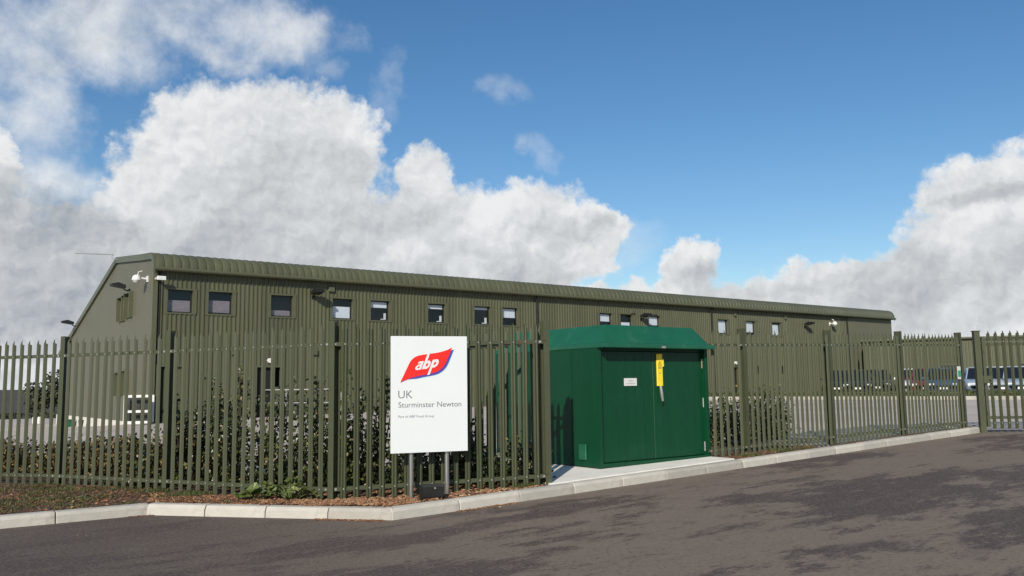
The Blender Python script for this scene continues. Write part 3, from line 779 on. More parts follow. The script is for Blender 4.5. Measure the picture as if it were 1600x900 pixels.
# doors
for k, ((a, b), z) in enumerate(zip(DU, DZ)):
    d = empty('door', (a, 0, ZP), 0, bld); w_ = b-a; h_ = z-ZP
    mb = MB(); mb.box(-.08, 0, -.05, .12, -.1, h_+.08); mb.box(w_, w_+.08, -.05, .12, -.1, h_+.08); mb.box(0, w_, -.05, .12, h_, h_+.08); mb.build('frame', M['trim'], d)
    mb = MB(); mb.cbox(.0, w_*.72 if k < 2 else w_, .10, .15, -.1, h_, .005); mb.build('leaf', M['void'], d)
    if k < 2:
        mb = MB(); mb.cbox(w_*.72, w_, .06, .12, -.1, h_*.62 if k else h_, .005); mb.build('side_panel', M['trim'], d)
    if k != 0:
        mb = MB(); mb.tube([(w_*.5, -.04, h_+.28), (w_*.5, -.14, h_+.28)], .10, 12); mb.build('lamp', M['white_paint'], d)
# gutter, eaves roll, roof, gable
ridge_w, ridge_z = gab(184, 404); slope_w, slope_z = gab(107, 531)
ms = (slope_z-ridge_z)/(slope_w-ridge_w)
END_W = gab(92, 600)[0]; END_Z = ridge_z + ms*(END_W-ridge_w)
mb = MB(); mb.prism([(-.38, ZG), (-.02, ZG), (-.02, ZG+.11), (-.42, ZG+.13), (-.42, ZG+.05)], 'x', -.06, BL+.06); mb.build('gutter', M['trim'], bld)
eave = []
r_ = .62; zc = ZG+.12
ey0 = -.30
for k in range(7):
    an = R(80*k/6); eave.append((ey0 + r_*(1-math.cos(an)), zc + (ZT-zc)*math.sin(an)/math.sin(R(80))))
eave.append((eave[-1][0]+1.2, eave[-1][1]+.10))
eave.append((ridge_w, ridge_z))
def roof_sheet():
    mb = MB(); p = .32; n = int(BL/p); prof = []
    for k in range(n):
        b = k*BL/n
        prof += [(b, 0), (b+.022, .035), (b+.10, .048), (b+.22, .048), (b+.298, .035)]
    prof.append((BL, 0)); m_ = len(prof)
    vs = []
    for j, (y, z) in enumerate(eave):
        q = Vector(eave[min(j+1, len(eave)-1)]) - Vector(eave[max(0, j-1)]); nn = Vector((-q.y, q.x)).normalized()
        for u, h in prof: vs.append((u, y+nn.x*h, z+nn.y*h))
    fs = [(j*m_+i, j*m_+i+1, (j+1)*m_+i+1, (j+1)*m_+i) for j in range(len(eave)-1) for i in range(m_-1)]
    mb.add(vs, fs); mb.build('eaves_roof', M['clad'], bld, recalc=False)
roof_sheet()
mb = MB()
back = [(ridge_w, ridge_z+.0), (END_W+.3, END_Z)]
mb.add([(-.05, *back[0]), (BL, *back[0]), (BL, *back[1]), (-.05, *back[1]), (-.05, back[0][0], back[0][1]-.12), (BL, back[0][0], back[0][1]-.12), (BL, back[1][0], back[1][1]-.12), (-.05, back[1][0], back[1][1]-.12)],
       [(0, 1, 2, 3), (7, 6, 5, 4), (0, 3, 7, 4), (1, 5, 6, 2), (2, 6, 7, 3)]); mb.build('rear_roof', M['clad'], bld)
def gable(u, sgn, name, wins):
    top = [(y, z-.03) for y, z in eave] + [(END_W, END_Z-.05)]
    poly = [(0., ZP), (0., ZG+.11)] + [t for t in top if t[0] > 0.02] + [(END_W, ZP)]
    mb = MB(); mb.prism(poly, 'x', min(u, u-sgn*.12), max(u, u-sgn*.12)); return mb.build(name, M['gable'], bld)
gable(0., -1, 'gable_wall', []); gable(BL-.02, 1, 'gable_wall', [])
# barge trim
def barge(u0, u1):
    mb = MB(); pts = [(y, z+.05) for y, z in eave] + [(END_W+.1, END_Z+.03)]
    for (ya, za), (yb, zb) in zip(pts, pts[1:]):
        mb.add([(u0, ya, za), (u1, ya, za), (u1, yb, zb), (u0, yb, zb), (u0, ya, za-.26), (u1, ya, za-.26), (u1, yb, zb-.26), (u0, yb, zb-.26)],
               [(0, 1, 2, 3), (7, 6, 5, 4), (0, 3, 7, 4), (1, 5, 6, 2), (0, 4, 5, 1), (3, 2, 6, 7)])
    mb.build('barge_trim', M['trim'], bld)
barge(-.09, -.005); barge(BL+.005, BL+.07)
mb = MB(); mb.box(-.02, BL, -.055, .3, -.8, ZP); mb.box(-.055, -.02, -.055, END_W, -1.2, ZP); mb.build('plinth', M['plinth'], bld)
# gable openings (recessed panels)
for (px0, px1, pt, pb) in ((189, 196, 466, 500), (200.5, 208, 459, 494), (185, 190.5, 583, 617), (196, 201, 580, 617)):
    w0 = gab(px0, pt)[0]; w1 = gab(px1, pt)[0]; zt = gab((px0+px1)/2, pt)[1]; zb = gab((px0+px1)/2, pb)[1]
    a, b = min(w0, w1), max(w0, w1); w = empty('gable_window', (0, a, zb), 0, bld)
    L_ = b-a; h_ = zt-zb
    mb = MB(); mb.box(-.17, .0, -.06, 0, -.05, h_+.06); mb.box(-.17, 0, L_, L_+.06, -.05, h_+.06); mb.box(-.175, 0, 0, L_, h_, h_+.06); mb.box(-.06, 0, 0, L_, -.05, 0); mb.build('frame', M['trim'], w)
    mb = MB(); mb.box(-.012, -.004, 0, L_, 0, h_); mb.build('pane', M['glass' if 0 else 'trim'], w)
# downpipes on the facade
for pa, pb in (((836, 464), (841, 640)), ((1109, 484), (1118, 630)), ((1321, 497), (1325, 600))):
    u = fac(*pa)[0]
    mb = MB(); mb.tube([(u, -.20, ZG+.02), (u, -.12, ZG-.25), (u+.05, -.09, ZG-.5), (u+.12, -.09, ZP)], .055, 8); mb.build('downpipe', M['dark_plastic'], bld)
# small wall boxes and vents
for (px, py, w_, h_) in ((987, 487, .28, .2), (1022, 489, .28, .2), (517, 452, .26, .22), (491, 550, .2, .25), (363, 551, .14, .18), (1172, 577, .14, .45), (1182, 577, .14, .45), (1220, 577, .2, .45), (1147, 492, .2, .16), (1226, 497, .2, .16)):
    u, z = fac(px, py); mb = MB(); mb.cbox(u-w_/2, u+w_/2, -.13, -.03, z-h_/2, z+h_/2, .01); mb.build('wall_box', M['trim' if h_ < .3 else 'dark_plastic'], bld)

def wall_light(px, py, label, gableside=False):
    if gableside: w_, z = gab(px, py); loc = BC + NB*(-w_); rz = math.pi/2-BA - math.pi/2
    else: u, z = fac(px, py); loc = BC + UB*u; rz = math.pi/2-BA
    o = tag(empty('wall_floodlight', (loc.x, loc.y, z), rz), label, 'floodlight', 'dark floodlights on the building walls')
    mb = MB(); mb.tube([(0, -.03, -.08), (0, -.25, -.02)], .025, 8); mb.box(-.06, .06, -.05, -.0, -.16, .02); mb.build('arm', M['black'], o)
    mb = MB(); mb.prism([(-.20, .02), (-.72, .10), (-.75, .19), (-.50, .25), (-.20, .15)], 'x', -.22, .22); mb.build('lamp_head', M['dark_plastic'], o)
wall_light(489, 462, 'dark floodlight on the facade between the third and fourth windows from the left')
wall_light(1001, 497, 'dark floodlight on the facade just above the cabinet roof')
wall_light(1256, 509, 'dark floodlight on the facade right of the last small window')
wall_light(203, 452, 'dark lamp on the gable end above two narrow openings', True)
wall_light(121, 508, 'dark lamp low on the sloping left edge of the gable', True)

def cctv(px, py, label, gs, dome):
    if gs: w_, z = gab(px, py); loc = BC - NB*w_ ; rz = -BA
    else: u, z = fac(px, py); loc = BC + UB*u; rz = math.pi/2-BA
    o = tag(empty('security_camera', (loc.x, loc.y, z), rz), label, 'camera', 'white security cameras on the building')
    mb = MB(); mb.tube([(0, -.02, .0), (0, -.42, .02)], .045, 10); mb.box(-.09, .09, -.045, 0, -.12, .12); mb.build('bracket', M['white_paint'], o)
    if dome:
        mb = MB(); pts = [(0, -.42, .14), (0, -.42, .10), (0, -.42, .0), (0, -.42, -.07)]; mb.tube(pts, [.06, .13, .17, .18], 14); mb.tube([(0, -.42, -.07), (0, -.42, -.14), (0, -.42, -.18)], [.15, .12, .04], 14); mb.build('dome_housing', M['white_paint'], o)
        mb = MB(); mb.tube([(0, -.40, .12), (0, -.34, .26), (0, -.22, .30)], .025, 8); mb.build('conduit', M['white_paint'], o)
    else:
        mb = MB(); mb.cbox(-.04, .28, -.46, -.32, -.07, .08, .015); mb.build('housing', M['white_paint'], o)
        mb = MB(); mb.box(.281, .29, -.44, -.34, -.04, .05); mb.build('lens', M['black'], o)
cctv(231, 436, 'white dome security camera at the left corner under the eaves', True, True)
cctv(243, 436, 'white box security camera beside the corner, left of the first window', False, False)
cctv(1296, 506, 'white dome security camera high near the far right end of the facade', False, True)
# aerial
aw, azz = gab(186, 406); p = BC - NB*aw
o = tag(empty('aerial', (p.x, p.y, azz)), 'thin horizontal aerial rod at the left end of the roof', 'aerial')
dr = (ray(125, 402) - ray(174, 401)); dr.z = 0; dr = dr.normalized()
mb = MB(); tip = gab(174, 401); 
mb.tube([(0, 0, -.1), (dr.x*.10, dr.y*.10, .02), (dr.x*.28, dr.y*.28, .05), (dr.x*.30, dr.y*.30, .22)], .022, 6); mb.build('mast', M['galv'], o)
mb = MB(); mb.tube([(dr.x*.22, dr.y*.22, .22), (dr.x*1.75, dr.y*1.75, .20)], .022, 6); mb.build('rod', M['galv'], o)

# ------------------------------------------------------------------ things in the yard
# handrail in front of the facade door
h0 = ground_hit(405, 652, .085); h1 = ground_hit(533, 650, .085)
hv = Vector((h1.x-h0.x, h1.y-h0.y, 0)); HLN = hv.length
hr = tag(empty('handrail', h0, math.atan2(hv.y, hv.x)), 'grey tubular handrail beside the dark doorway of the building', 'railing')
mb = MB(); mb.tube([(0, 0, 1.12), (HLN-.15, 0, 1.12), (HLN-.03, 0, 1.08), (HLN, 0, .98), (HLN, 0, .0)], .026, 8); mb.build('top_rail', M['galv'], hr)
mb = MB(); mb.tube([(0, 0, .58), (HLN, 0, .58)], .022, 8); mb.build('mid_rail', M['galv'], hr)
for t in (0., .33, .66):
    mb = MB(); mb.tube([(HLN*t, 0, -.02), (HLN*t, 0, 1.12)], .024, 8); mb.build('upright', M['galv'], hr)
# white framed roll cage at the corner
c1 = ground_hit(213, 665, .085)
rc = tag(empty('roll_cage', c1, R(12)), 'white metal framed trolley cage at the left corner of the building', 'trolley')
W_, D_, H_ = .86, .7, 1.12
for x in (0, W_*.42, W_):
    for y in (0, D_):
        mb = MB(); mb.box(x-.035-W_/2, x+.035-W_/2, y-.035, y+.035, .08, H_); mb.build('upright', M['white_paint'], rc)
for z in (.12, .52, H_-.04):
    for y in (0, D_):
        mb = MB(); mb.box(-W_/2+.036, W_/2-.036, y-.03, y+.03, z-.045, z+.045); mb.build('crossbar', M['white_paint'], rc)
mb = MB(); mb.box(-W_/2+.04, W_/2-.04, D_*.5-.01, D_*.5+.01, .14, H_-.08); mb.build('panel', M['dark_plastic'], rc)
for x in (-.42, .42):
    mb = MB(); mb.tube([(x-.02, .1, .05), (x+.02, .1, .05)], .05, 10); mb.build('wheel', M['rubber'], rc)
# crates and bins by the gable
def by_gable(px, out):
    w_ = gab(px, 662)[0]; p = BC - NB*w_ - UB*out; return (p.x, p.y, G(p.x, p.y)+.085)
c1 = by_gable(121, .45)
o = tag(empty('green_crate', c1, R(-20)), 'small green plastic crate against the white plinth of the gable', 'crate')
mb = MB(); mb.cbox(-.26, .26, -.2, .2, 0, .34, .02); mb.build('crate_body', M['green_plastic'], o)
mb = MB(); mb.box(-.29, .29, -.23, .23, .3405, .37); mb.build('rim', M['green_plastic'], o)
c1 = by_gable(139, .35)
o = tag(empty('black_bin', c1), 'slim black bin right of the green crate at the gable', 'bin')
mb = MB(); mb.tube([(0, 0, 0), (0, 0, .05), (0, 0, .30)], [.09, .09, .12], 12); mb.build('bin_body', M['black'], o)
mb = MB(); mb.tube([(0, 0, .301), (0, 0, .33)], [.13, .10], 12); mb.build('lid', M['dark_plastic'], o)
for i, px in enumerate((29, 41, 53, 61)):
    c1 = ground_hit(px, 664, .0)
    o = tag(empty('bollard', c1), ['short pale bollard, leftmost of the row beyond the yard', 'short pale bollard, second from left in the row beyond the yard', 'short pale bollard, third from left in the row beyond the yard', 'short pale bollard, nearest to the gable in the row beyond the yard'][i], 'bollard', 'pale bollards at the left yard edge')
    mb = MB(); mb.tube([(0, 0, -.1), (0, 0, .42), (0, 0, .46)], [.1, .1, .06], 10); mb.build('bollard_post', M['plinth'], o)

# ------------------------------------------------------------------ foliage
def leafy(mb, c, size, tint, flat=False, rnd=random):
    if flat: n = Vector((rnd.gauss(0, .45), rnd.gauss(0, .45), 1)).normalized()
    else: n = Vector((rnd.gauss(0, 1), rnd.gauss(0, 1)-.35, rnd.gauss(.55, .6))).normalized()
    a = n.cross(Vector((rnd.gauss(0, 1), rnd.gauss(0, 1), rnd.gauss(0, 1)))).normalized(); b = n.cross(a)
    L_ = size; W_ = size*rnd.uniform(.34, .48)
    c = Vector(c)
    mb.add([c - a*L_*.5, c + b*W_ + n*size*.08, c + a*L_*.5, c - b*W_ + n*size*.08], [(0, 1, 2), (0, 2, 3)], 0, False, tint)
def shrub(name, x, y, z, h, r, nl, label, cat, group, matn, lsize, nst=5, seed=0):
    rnd = random.Random(seed)
    root = tag(empty(name, (x, y, z)), label, cat, group)
    st = MB(); lf = MB()
    tips = []
    for k in range(nst):
        an = rnd.uniform(0, 6.28); sp_ = r*rnd.uniform(.25, .9); hh = h*rnd.uniform(.45, 1.12)
        p0 = Vector((rnd.uniform(-.05, .05), rnd.uniform(-.05, .05), -.03)); p2 = Vector((math.cos(an)*sp_, math.sin(an)*sp_, hh)); p1 = (p0+p2)*.5 + Vector((math.cos(an)*.15*r, math.sin(an)*.15*r, -.05*h))
        st.tube([p0, p1, p2], [.014, .010, .004], 5, cap=False); tips.append((p0, p1, p2))
    per = nl//nst
    for (p0, p1, p2) in tips:
        for i in range(per):
            t = rnd.uniform(.05, 1.03)**1.0
            p = p0.lerp(p1, t*2) if t < .5 else p1.lerp(p2, (t-.5)*2)
            s = r*.42*(1-.72*t)
            p = p + Vector((rnd.gauss(0, s), rnd.gauss(0, s), rnd.gauss(0, .05)))
            if p.z < .01: p.z = rnd.uniform(.01, .1)
            tt = min(1, max(0, rnd.gauss(.42, .24)))
            leafy(lf, p, lsize*rnd.uniform(.7, 1.25), tt, rnd=rnd)
    st.build('stem', M['bark'], root, recalc=False)
    lf.build('foliage', M[matn], root, recalc=False, tint=True)
    return root
ordn = ['first', 'second', 'third', 'fourth', 'fifth', 'sixth', 'seventh', 'eighth', 'ninth', 'tenth', 'eleventh', 'twelfth', 'thirteenth', 'fourteenth', 'fifteenth', 'sixteenth', 'seventeenth', 'eighteenth', 'nineteenth', 'twentieth']
def nrm_of(a, b): d = (b-a).normalized(); return Vector((-d.y, d.x))
# brown hedge along the left bays
rnd = random.Random(5); k = 0
hedge_pts = []
for a, b, n in ((Pm, P0, 7), (P0, P1, 6)):
    for i in range(n):
        hedge_pts.append(a+(b-a)*((i+.5)/n) + nrm_of(a, b)*rnd.uniform(.75, 1.1))
for p in hedge_pts:
    shrub('hedge_shrub', p.x, p.y, bed_z(p.x, p.y), rnd.uniform(.42, .56), .46, 1700, '%s low brownish hedge plant from the left behind the palisade' % ordn[k], 'shrub', 'low brown hedge at the left', 'beech', .054, 9, 100+k); k += 1
# taller dark shrubs behind the middle bays
k = 0; hs = [.8, .95, 1.1, 1.25, 1.35, 1.1, 1.3, 1.0, .95, 1.25, 1.15, 1.05, .95, .9, .85, .7]
pts = []
for a, b, n, t0 in ((P0, P1, 5, .62), (P1, P2, 7, 0.), (P2, P3, 7, 0)):
    for i in range(n):
        t = t0 + (1-t0)*(i+.5)/n
        pts.append(a+(b-a)*t + nrm_of(a, b)*rnd.uniform(.5, .95))
for i, p in enumerate(pts):
    h = [.7, .8, .95, 1.05, .95][i] if i < 5 else (hs[(i*3) % 12] if i < 14 else [.9, .75, .7, .6, .55][i-14])
    shrub('leafy_shrub', p.x, p.y, bed_z(p.x, p.y), h*1.05, .42, 1050 if i < 14 else 800, '%s dark leafy shrub from the left behind the fence' % ordn[i], 'shrub', 'dark shrubs behind the left fence', 'laurel', .056, 8, 300+i)
# tall thin shoots
for i, (px, py) in enumerate(((377, 578), (362, 600), (575, 585), (590, 612), (553, 600), (305, 600))):
    d = ray(px, py); tt = 12.0/d.y; q = EYEV+d*tt
    zb = bed_z(q.x, q.y)
    rt = shrub('tall_shoot', q.x, q.y, zb, q.z-zb, .10, 110, ['tall shoot with orange tip behind the fence, left of the dark doorway', 'tall thin leafy shoot just left of the orange tipped one', 'tall thin shoot behind the fence left of the white sign', 'reddish shoot close to the left edge of the white sign', 'tall shoot just right of the handrail end', 'thin shoot behind the fence right of the second dark post'][i], 'shrub', 'tall shoots behind the fence', 'laurel', .06, 2, 700+i)
# shrubs right of the cabinet
for i in range(8):
    t = i/7
    a = ground_hit(1122 + 135*t, 698-14*t, .12)
    p = Vector((a.x, a.y)) + Vector((-.5, .75))*rnd.uniform(.3, .9)
    shrub('leafy_shrub', p.x, p.y, bed_z(p.x, p.y), [.75, .7, .8, .85, 1.0, 1.05, .95, .9][i], .44, 900, '%s dark shrub right of the green cabinet behind the fence' % ordn[i], 'shrub', 'dark shrubs right of the cabinet', 'laurel', .056, 8, 500+i)
# broad leaved weed on the verge
def weed(name, px, py, n, rad, ls, label, seed):
    c = ground_hit(px, py, .13); rnd = random.Random(seed)
    o = tag(empty(name, (c.x, c.y, c.z)), label, 'weed', 'weeds on the verge')
    st = MB()
    for k in range(n):
        an = rnd.uniform(0, 6.28); rr = rad*math.sqrt(rnd.random()); p = Vector((math.cos(an)*rr*1.3, math.sin(an)*rr*.6, rnd.uniform(.06, .26)*(1.2-rr/rad)+.03))
        st.tube([(p.x*.25, p.y*.25, 0), p*.6+Vector((0, 0, .03)), p], [.005, .004, .003], 4, cap=False)
        lf = MB(); s = ls*rnd.uniform(.7, 1.2)
        tilt = Matrix.Rotation(an, 3, 'Z') @ Matrix.Rotation(rnd.uniform(-.1, .7), 3, 'Y') @ Matrix.Rotation(rnd.uniform(-.4, .4), 3, 'X')
        pts = []
        nseg = 11
        for j in range(nseg):
            t = 2*math.pi*j/nseg; q = s*(.55+.45*abs(math.cos(t/2)))*(1. if j % 2 else .8)
            pts.append(p + tilt @ Vector((math.cos(t)*q*.6, math.sin(t)*q*.55, .03*s*(-1)**j + .08*s*math.cos(2*t))))
        cc = p + tilt @ Vector((0, 0, -.03))
        tv = rnd.random()
        lf.add([cc]+pts, [(0, j+1, (j+1) % nseg+1) for j in range(nseg)], 0, False, tv)
        lf.build('leaf', M['weed'], o, recalc=False, tint=True)
    st.build('stalk', M['weed'], o, recalc=False, tint=True)
weed('leafy_weed', 404, 779, 15, .17, .17, 'broad leaved green weed overhanging the kerb', 1)
weed('leafy_weed', 455, 779, 34, .26, .11, 'bushy green weed growing at the foot of the fence', 2)
weed('leafy_weed', 358, 762, 9, .09, .06, 'small green weed at the fence foot left of the larger weeds', 3)

# loose bark chips on the bed
rnd = random.Random(9); mb = MB()
def scatter(n, region, size, mb, zoff=.0, tmu=.5, flatn=.5):
    for _ in range(n):
        p = region()
        if p is None: continue
        s = size*rnd.uniform(.5, 1.5); an = rnd.uniform(0, 6.28)
        M3 = Matrix.Translation((p[0], p[1], p[2]+zoff+s*.12)) @ Matrix.Rotation(an, 4, 'Z') @ Matrix.Rotation(rnd.gauss(0, flatn), 4, 'X') @ Matrix.Rotation(rnd.gauss(0, flatn*.7), 4, 'Y')
        mb.box(-s*.5, s*.5, -s*rnd.uniform(.14, .3), s*.2, -s*.07, s*.07, 0, M3, min(1, max(0, rnd.gauss(tmu, .25))))
def strip_region(a, b, v0, v1):
    def f():
        t = rnd.random(); p = a+(b-a)*t + BACK*rnd.uniform(v0, v1)
        return (p.x, p.y, bed_z(p.x, p.y)-.005+bump_z(p.x, p.y))
    return f
scatter(2600, strip_region(K1, K2, .13, 1.1), .032, mb)
scatter(2600, strip_region(K2+(K1-K2)*.35, K2, .13, 1.3), .034, mb, tmu=.62)
scatter(2400, strip_region(K2, K2+KD*2.3, .16, 1.5), .034, mb, tmu=.62)
scatter(5000, strip_region(K1+(KL-K1)*.5, K1, .34, 3.4), .03, mb, tmu=.4)
scatter(500, strip_region(K2+KD*6.2, K2+KD*9, .18, .8), .03, mb, tmu=.4)
o = mb.build('bark_mulch', M['chips'], None, recalc=False, tint=True); tag(o, 'reddish brown bark chips spread over the planting bed', 'mulch', kind='stuff')
# fallen leaves along the gutter of the road
mb = MB()
def gut(a, b, w):
    def f():
        t = rnd.random(); p = a+(b-a)*t - BACK*abs(rnd.gauss(.0, w)) - Vector((0, .01)); return (p.x, p.y, G(p.x, p.y)+.002)
    return f
scatter(420, gut(K1+(K2-K1)*.70, K1+(K2-K1)*.97, .05), .022, mb, tmu=.45, flatn=.25)
scatter(260, gut(K2+KD*.85, K2+KD*1.75, .05), .022, mb, tmu=.45, flatn=.25)
scatter(60, gut(K1-Vector((.15, .1)), K1+Vector((.1, 0)), .03), .02, mb, tmu=.45, flatn=.25)
scatter(220, gut(KL, K3, .35), .014, mb, tmu=.9, flatn=.2)
o = mb.build('leaf_litter', M['chips'], None, recalc=False, tint=True); tag(o, 'brown leaf and bark litter lying along the kerb', 'litter', kind='stuff')
# short grass and ground cover on the left verge
mb = MB()
def blade(p, h, t):
    an = rnd.uniform(0, 6.28); w = .004+.003*rnd.random(); dx, dy = math.cos(an), math.sin(an); ln = h*rnd.uniform(.2, .8)
    mb.add([(p[0]-dy*w, p[1]+dx*w, p[2]), (p[0]+dy*w, p[1]-dx*w, p[2]), (p[0]+dx*ln, p[1]+dy*ln, p[2]+h)], [(0, 1, 2)], 0, False, t)
def grass(n, region, h, thr):
    for _ in range(n):
        p = region()
        if noise.noise(Vector((p[0]*1.6, p[1]*1.6, 7))) + .35*noise.noise(Vector((p[0]*6, p[1]*6, 1))) < thr: continue
        blade(p, h*rnd.uniform(.5, 1.3), min(1, max(0, rnd.gauss(.5, .25))))
grass(14000, strip_region(K1+(KL-K1)*.6, K1, .32, 3.6), .04, -.10)
grass(5000, strip_region(K1, K1+(K2-K1)*.45, .3, 1.4), .04, .10)
grass(900, strip_region(K2+KD*1.9, K2+KD*2.2, .25, .6), .05, -.3)
grass(1500, strip_region(K2+KD*6.6, K2+KD*8.6, .2, .6), .05, .05)
for _ in range(7000):
    f = strip_region(K1+(KL-K1)*.6, K1+(K2-K1)*.1, .32, 3.4) ; p = f()
    if noise.noise(Vector((p[0]*1.6, p[1]*1.6, 7))) > -.25: leafy(mb, (p[0], p[1], p[2]+rnd.uniform(.005, .03)), .028*rnd.uniform(.6, 1.4), min(1, max(0, rnd.gauss(.5, .3))), True, rnd)
o = mb.build('verge_grass', M['grass'], None, recalc=False, tint=True); tag(o, 'short rough grass and ground cover on the left verge', 'grass', kind='stuff')

# ------------------------------------------------------------------ far left: hedge line, tree and hills
def far_tree(name, px, depth, h, r, label, seed, cat='tree', group=None, nl=900, ls=.5, low=.25):
    d = ray(px, 600); p = EYEV + d*(depth/d.y); z = G(p.x, p.y)-.35
    rnd = random.Random(seed); o = tag(empty(name, (p.x, p.y, z)), label, cat, group)
    t = MB(); t.tube([(0, 0, -.2), (.05, 0, h*.35), (0, .05, h*.75)], [r*.10, r*.07, r*.02], 7, cap=False)
    lobes = []
    for k in range(7):
        an = rnd.uniform(0, 6.28); q = Vector((math.cos(an)*r*rnd.uniform(.1, .6), math.sin(an)*r*rnd.uniform(.1, .6), h*rnd.uniform(low+.15, .85))); lobes.append((q, r*rnd.uniform(.35, .6)))
        t.tube([(0, 0, h*.3), q*.7+Vector((0, 0, h*.1)), q], [r*.04, r*.025, r*.008], 5, cap=False)
    lf = MB()
    for _ in range(nl):
        c, rr = rnd.choice(lobes); v = Vector((rnd.gauss(0, 1), rnd.gauss(0, 1), rnd.gauss(0, 1))).normalized()*rr*rnd.uniform(.55, 1.05); q = c+v
        if q.z < h*low*.3: continue
        leafy(lf, q, ls*rnd.uniform(.6, 1.3), min(1, max(0, rnd.gauss(.45, .25))), rnd=rnd)
    t.build('trunk', M['bark'], o, recalc=False); lf.build('crown', M['tree_leaf'], o, recalc=False, tint=True)
far_tree('broadleaf_tree', 62, 62, 3.0, 1.5, 'small yellowing tree beyond the yard at the left', 1, nl=900, ls=.22)
far_tree('broadleaf_tree', 84, 75, 3.6, 1.9, 'dark tree just left of the gable end', 2, nl=1100, ls=.28)
far_tree('broadleaf_tree', 104, 80, 3.4, 2.2, 'dark tree hidden behind the left end of the gable', 3, nl=900, ls=.28)
rnd = random.Random(21)
mb = MB()
a = ground_hit(-330, 655, 0); b = ground_hit(100, 655, 0)
for i in range(9000):
    t = rnd.random(); p = a.lerp(b, t); p = Vector((p.x+rnd.gauss(0, .4), p.y+rnd.gauss(0, .5), 0)); z = G(p.x, p.y)-.3
    leafy(mb, (p.x, p.y, z+rnd.uniform(0, .75)*(1+.2*noise.noise(p*.6))), .13*rnd.uniform(.6, 1.3), min(1, max(0, rnd.gauss(.3, .2))), rnd=rnd)
o = mb.build('far_hedge', M['tree_leaf'], None, recalc=False, tint=True); tag(o, 'dark hedge line beyond the yard at the far left', 'hedge', kind='stuff')
# ploughed field strip behind it
rows = []
for dd in (58, 80, 120, 200, 350, 600, 1000):
    rows.append([(-dd*(.35+.1*i), dd, G(-dd*(.35+.1*i), dd)-.30 + dd*.0008 + max(-1.5, hill(-dd*(.35+.1*i), dd))*1. + .25) for i in range(8)])
sheet('ploughed_field', rows, M['plough'])

# ------------------------------------------------------------------ right: car park kerb, second shed, cars
kb0 = ground_hit(1085, 624.5, .0); kb1 = ground_hit(1640, 624.5, .0)
bk = empty('car_park_kerb', (0, 0, 0)); bk['kind'] = 'structure'
v = Vector((kb1.x-kb0.x, kb1.y-kb0.y)); n = 14
for i in range(n):
    p = Vector((kb0.x, kb0.y)) + v*(i/n); q = Vector((kb0.x, kb0.y)) + v*((i+1)/n); L_ = (q-p).length
    mb = MB(); mb.cbox(0, L_-.015, -.1, .12, -.25, .17, .02); o = mb.build('kerb_stone', M['kerb'], bk, (p.x, p.y, G(p.x, p.y))); o.rotation_euler = (0, -math.atan2(G(q.x, q.y)-G(p.x, p.y), L_), math.atan2(v.y, v.x))
vn = Vector((-v.y, v.x)).normalized()
if vn.y < 0: vn = -vn
rows = []
for dd in (.1, .6, 1.2, 1.8):
    rows.append([((kb0.x+v.x*t/20)+vn.x*dd, (kb0.y+v.y*t/20)+vn.y*dd, G(kb0.x+v.x*t/20, kb0.y+v.y*t/20)+.15+.12*math.sin(dd/1.8*3.14)) for t in range(21)])
sheet('grass_strip', rows, M['field'])
mb = MB()
for _ in range(5000):
    t = rnd.random(); dd = rnd.uniform(.15, 1.7); x = kb0.x+v.x*t+vn.x*dd; y = kb0.y+v.y*t+vn.y*dd
    leafy(mb, (x, y, G(x, y)+.18+rnd.uniform(0, .22)), .09, rnd.random(), rnd=rnd)
o = mb.build('low_ground_cover', M['grass'], None, recalc=False, tint=True); tag(o, 'low green planting along the car park kerb', 'ground cover', kind='stuff')

# second clad shed at the right
sd0 = EYEV + ray(1352, 600)*(55/ray(1352, 600).y)
d1 = ray(1700, 600); sd1 = EYEV + d1*(50/d1.y)
sv = Vector((sd1.x-sd0.x, sd1.y-sd0.y)); SL = sv.length
shed = tag(empty('clad_shed', (sd0.x, sd0.y, G(sd0.x, sd0.y)-.3), math.atan2(sv.y, sv.x)), 'low olive clad shed beyond the car park behind the gate', 'building')
zt = (EYEV + ray(1450, 527)*(53.5/ray(1450, 527).y)).z - (G(sd0.x, sd0.y)-.3)
mb = MB(); ribbed(mb, 0, SL, .0, zt-.15); mb.build('wall_cladding', M['clad'], shed, recalc=False)
mb = MB(); mb.box(0, .1, .0, 14, 0, zt-.2); mb.box(SL-.1, SL, 0, 14, 0, zt-.2); mb.box(.1, SL-.1, 13.9, 14, 0, zt-.2); mb.build('side_wall', M['gable'], shed)
mb = MB(); mb.prism([(-.25, zt-.16), (-.25, zt-.06), (7, zt+.1), (14.2, zt-.06), (14.2, zt-.16)], 'x', -.2, SL+.2); mb.build('roof', M['trim'], shed)
for i in range(4):
    u = 5 + i*4.2
    w = empty('window', (u, -.04, 1.2), 0, shed)
    mb = MB(); mb.box(-.6, .6, -.03, .0, -.06, 0); mb.box(-.6, .6, -.03, 0, .9, .96); mb.box(-.6, -.54, -.03, 0, 0, .9); mb.box(.54, .6, -.03, 0, 0, .9); mb.build('frame', M['trim'], w)
    mb = MB(); mb.box(-.54, .54, -.02, -.01, 0, .9); mb.build('pane', M['car_glass'], w)

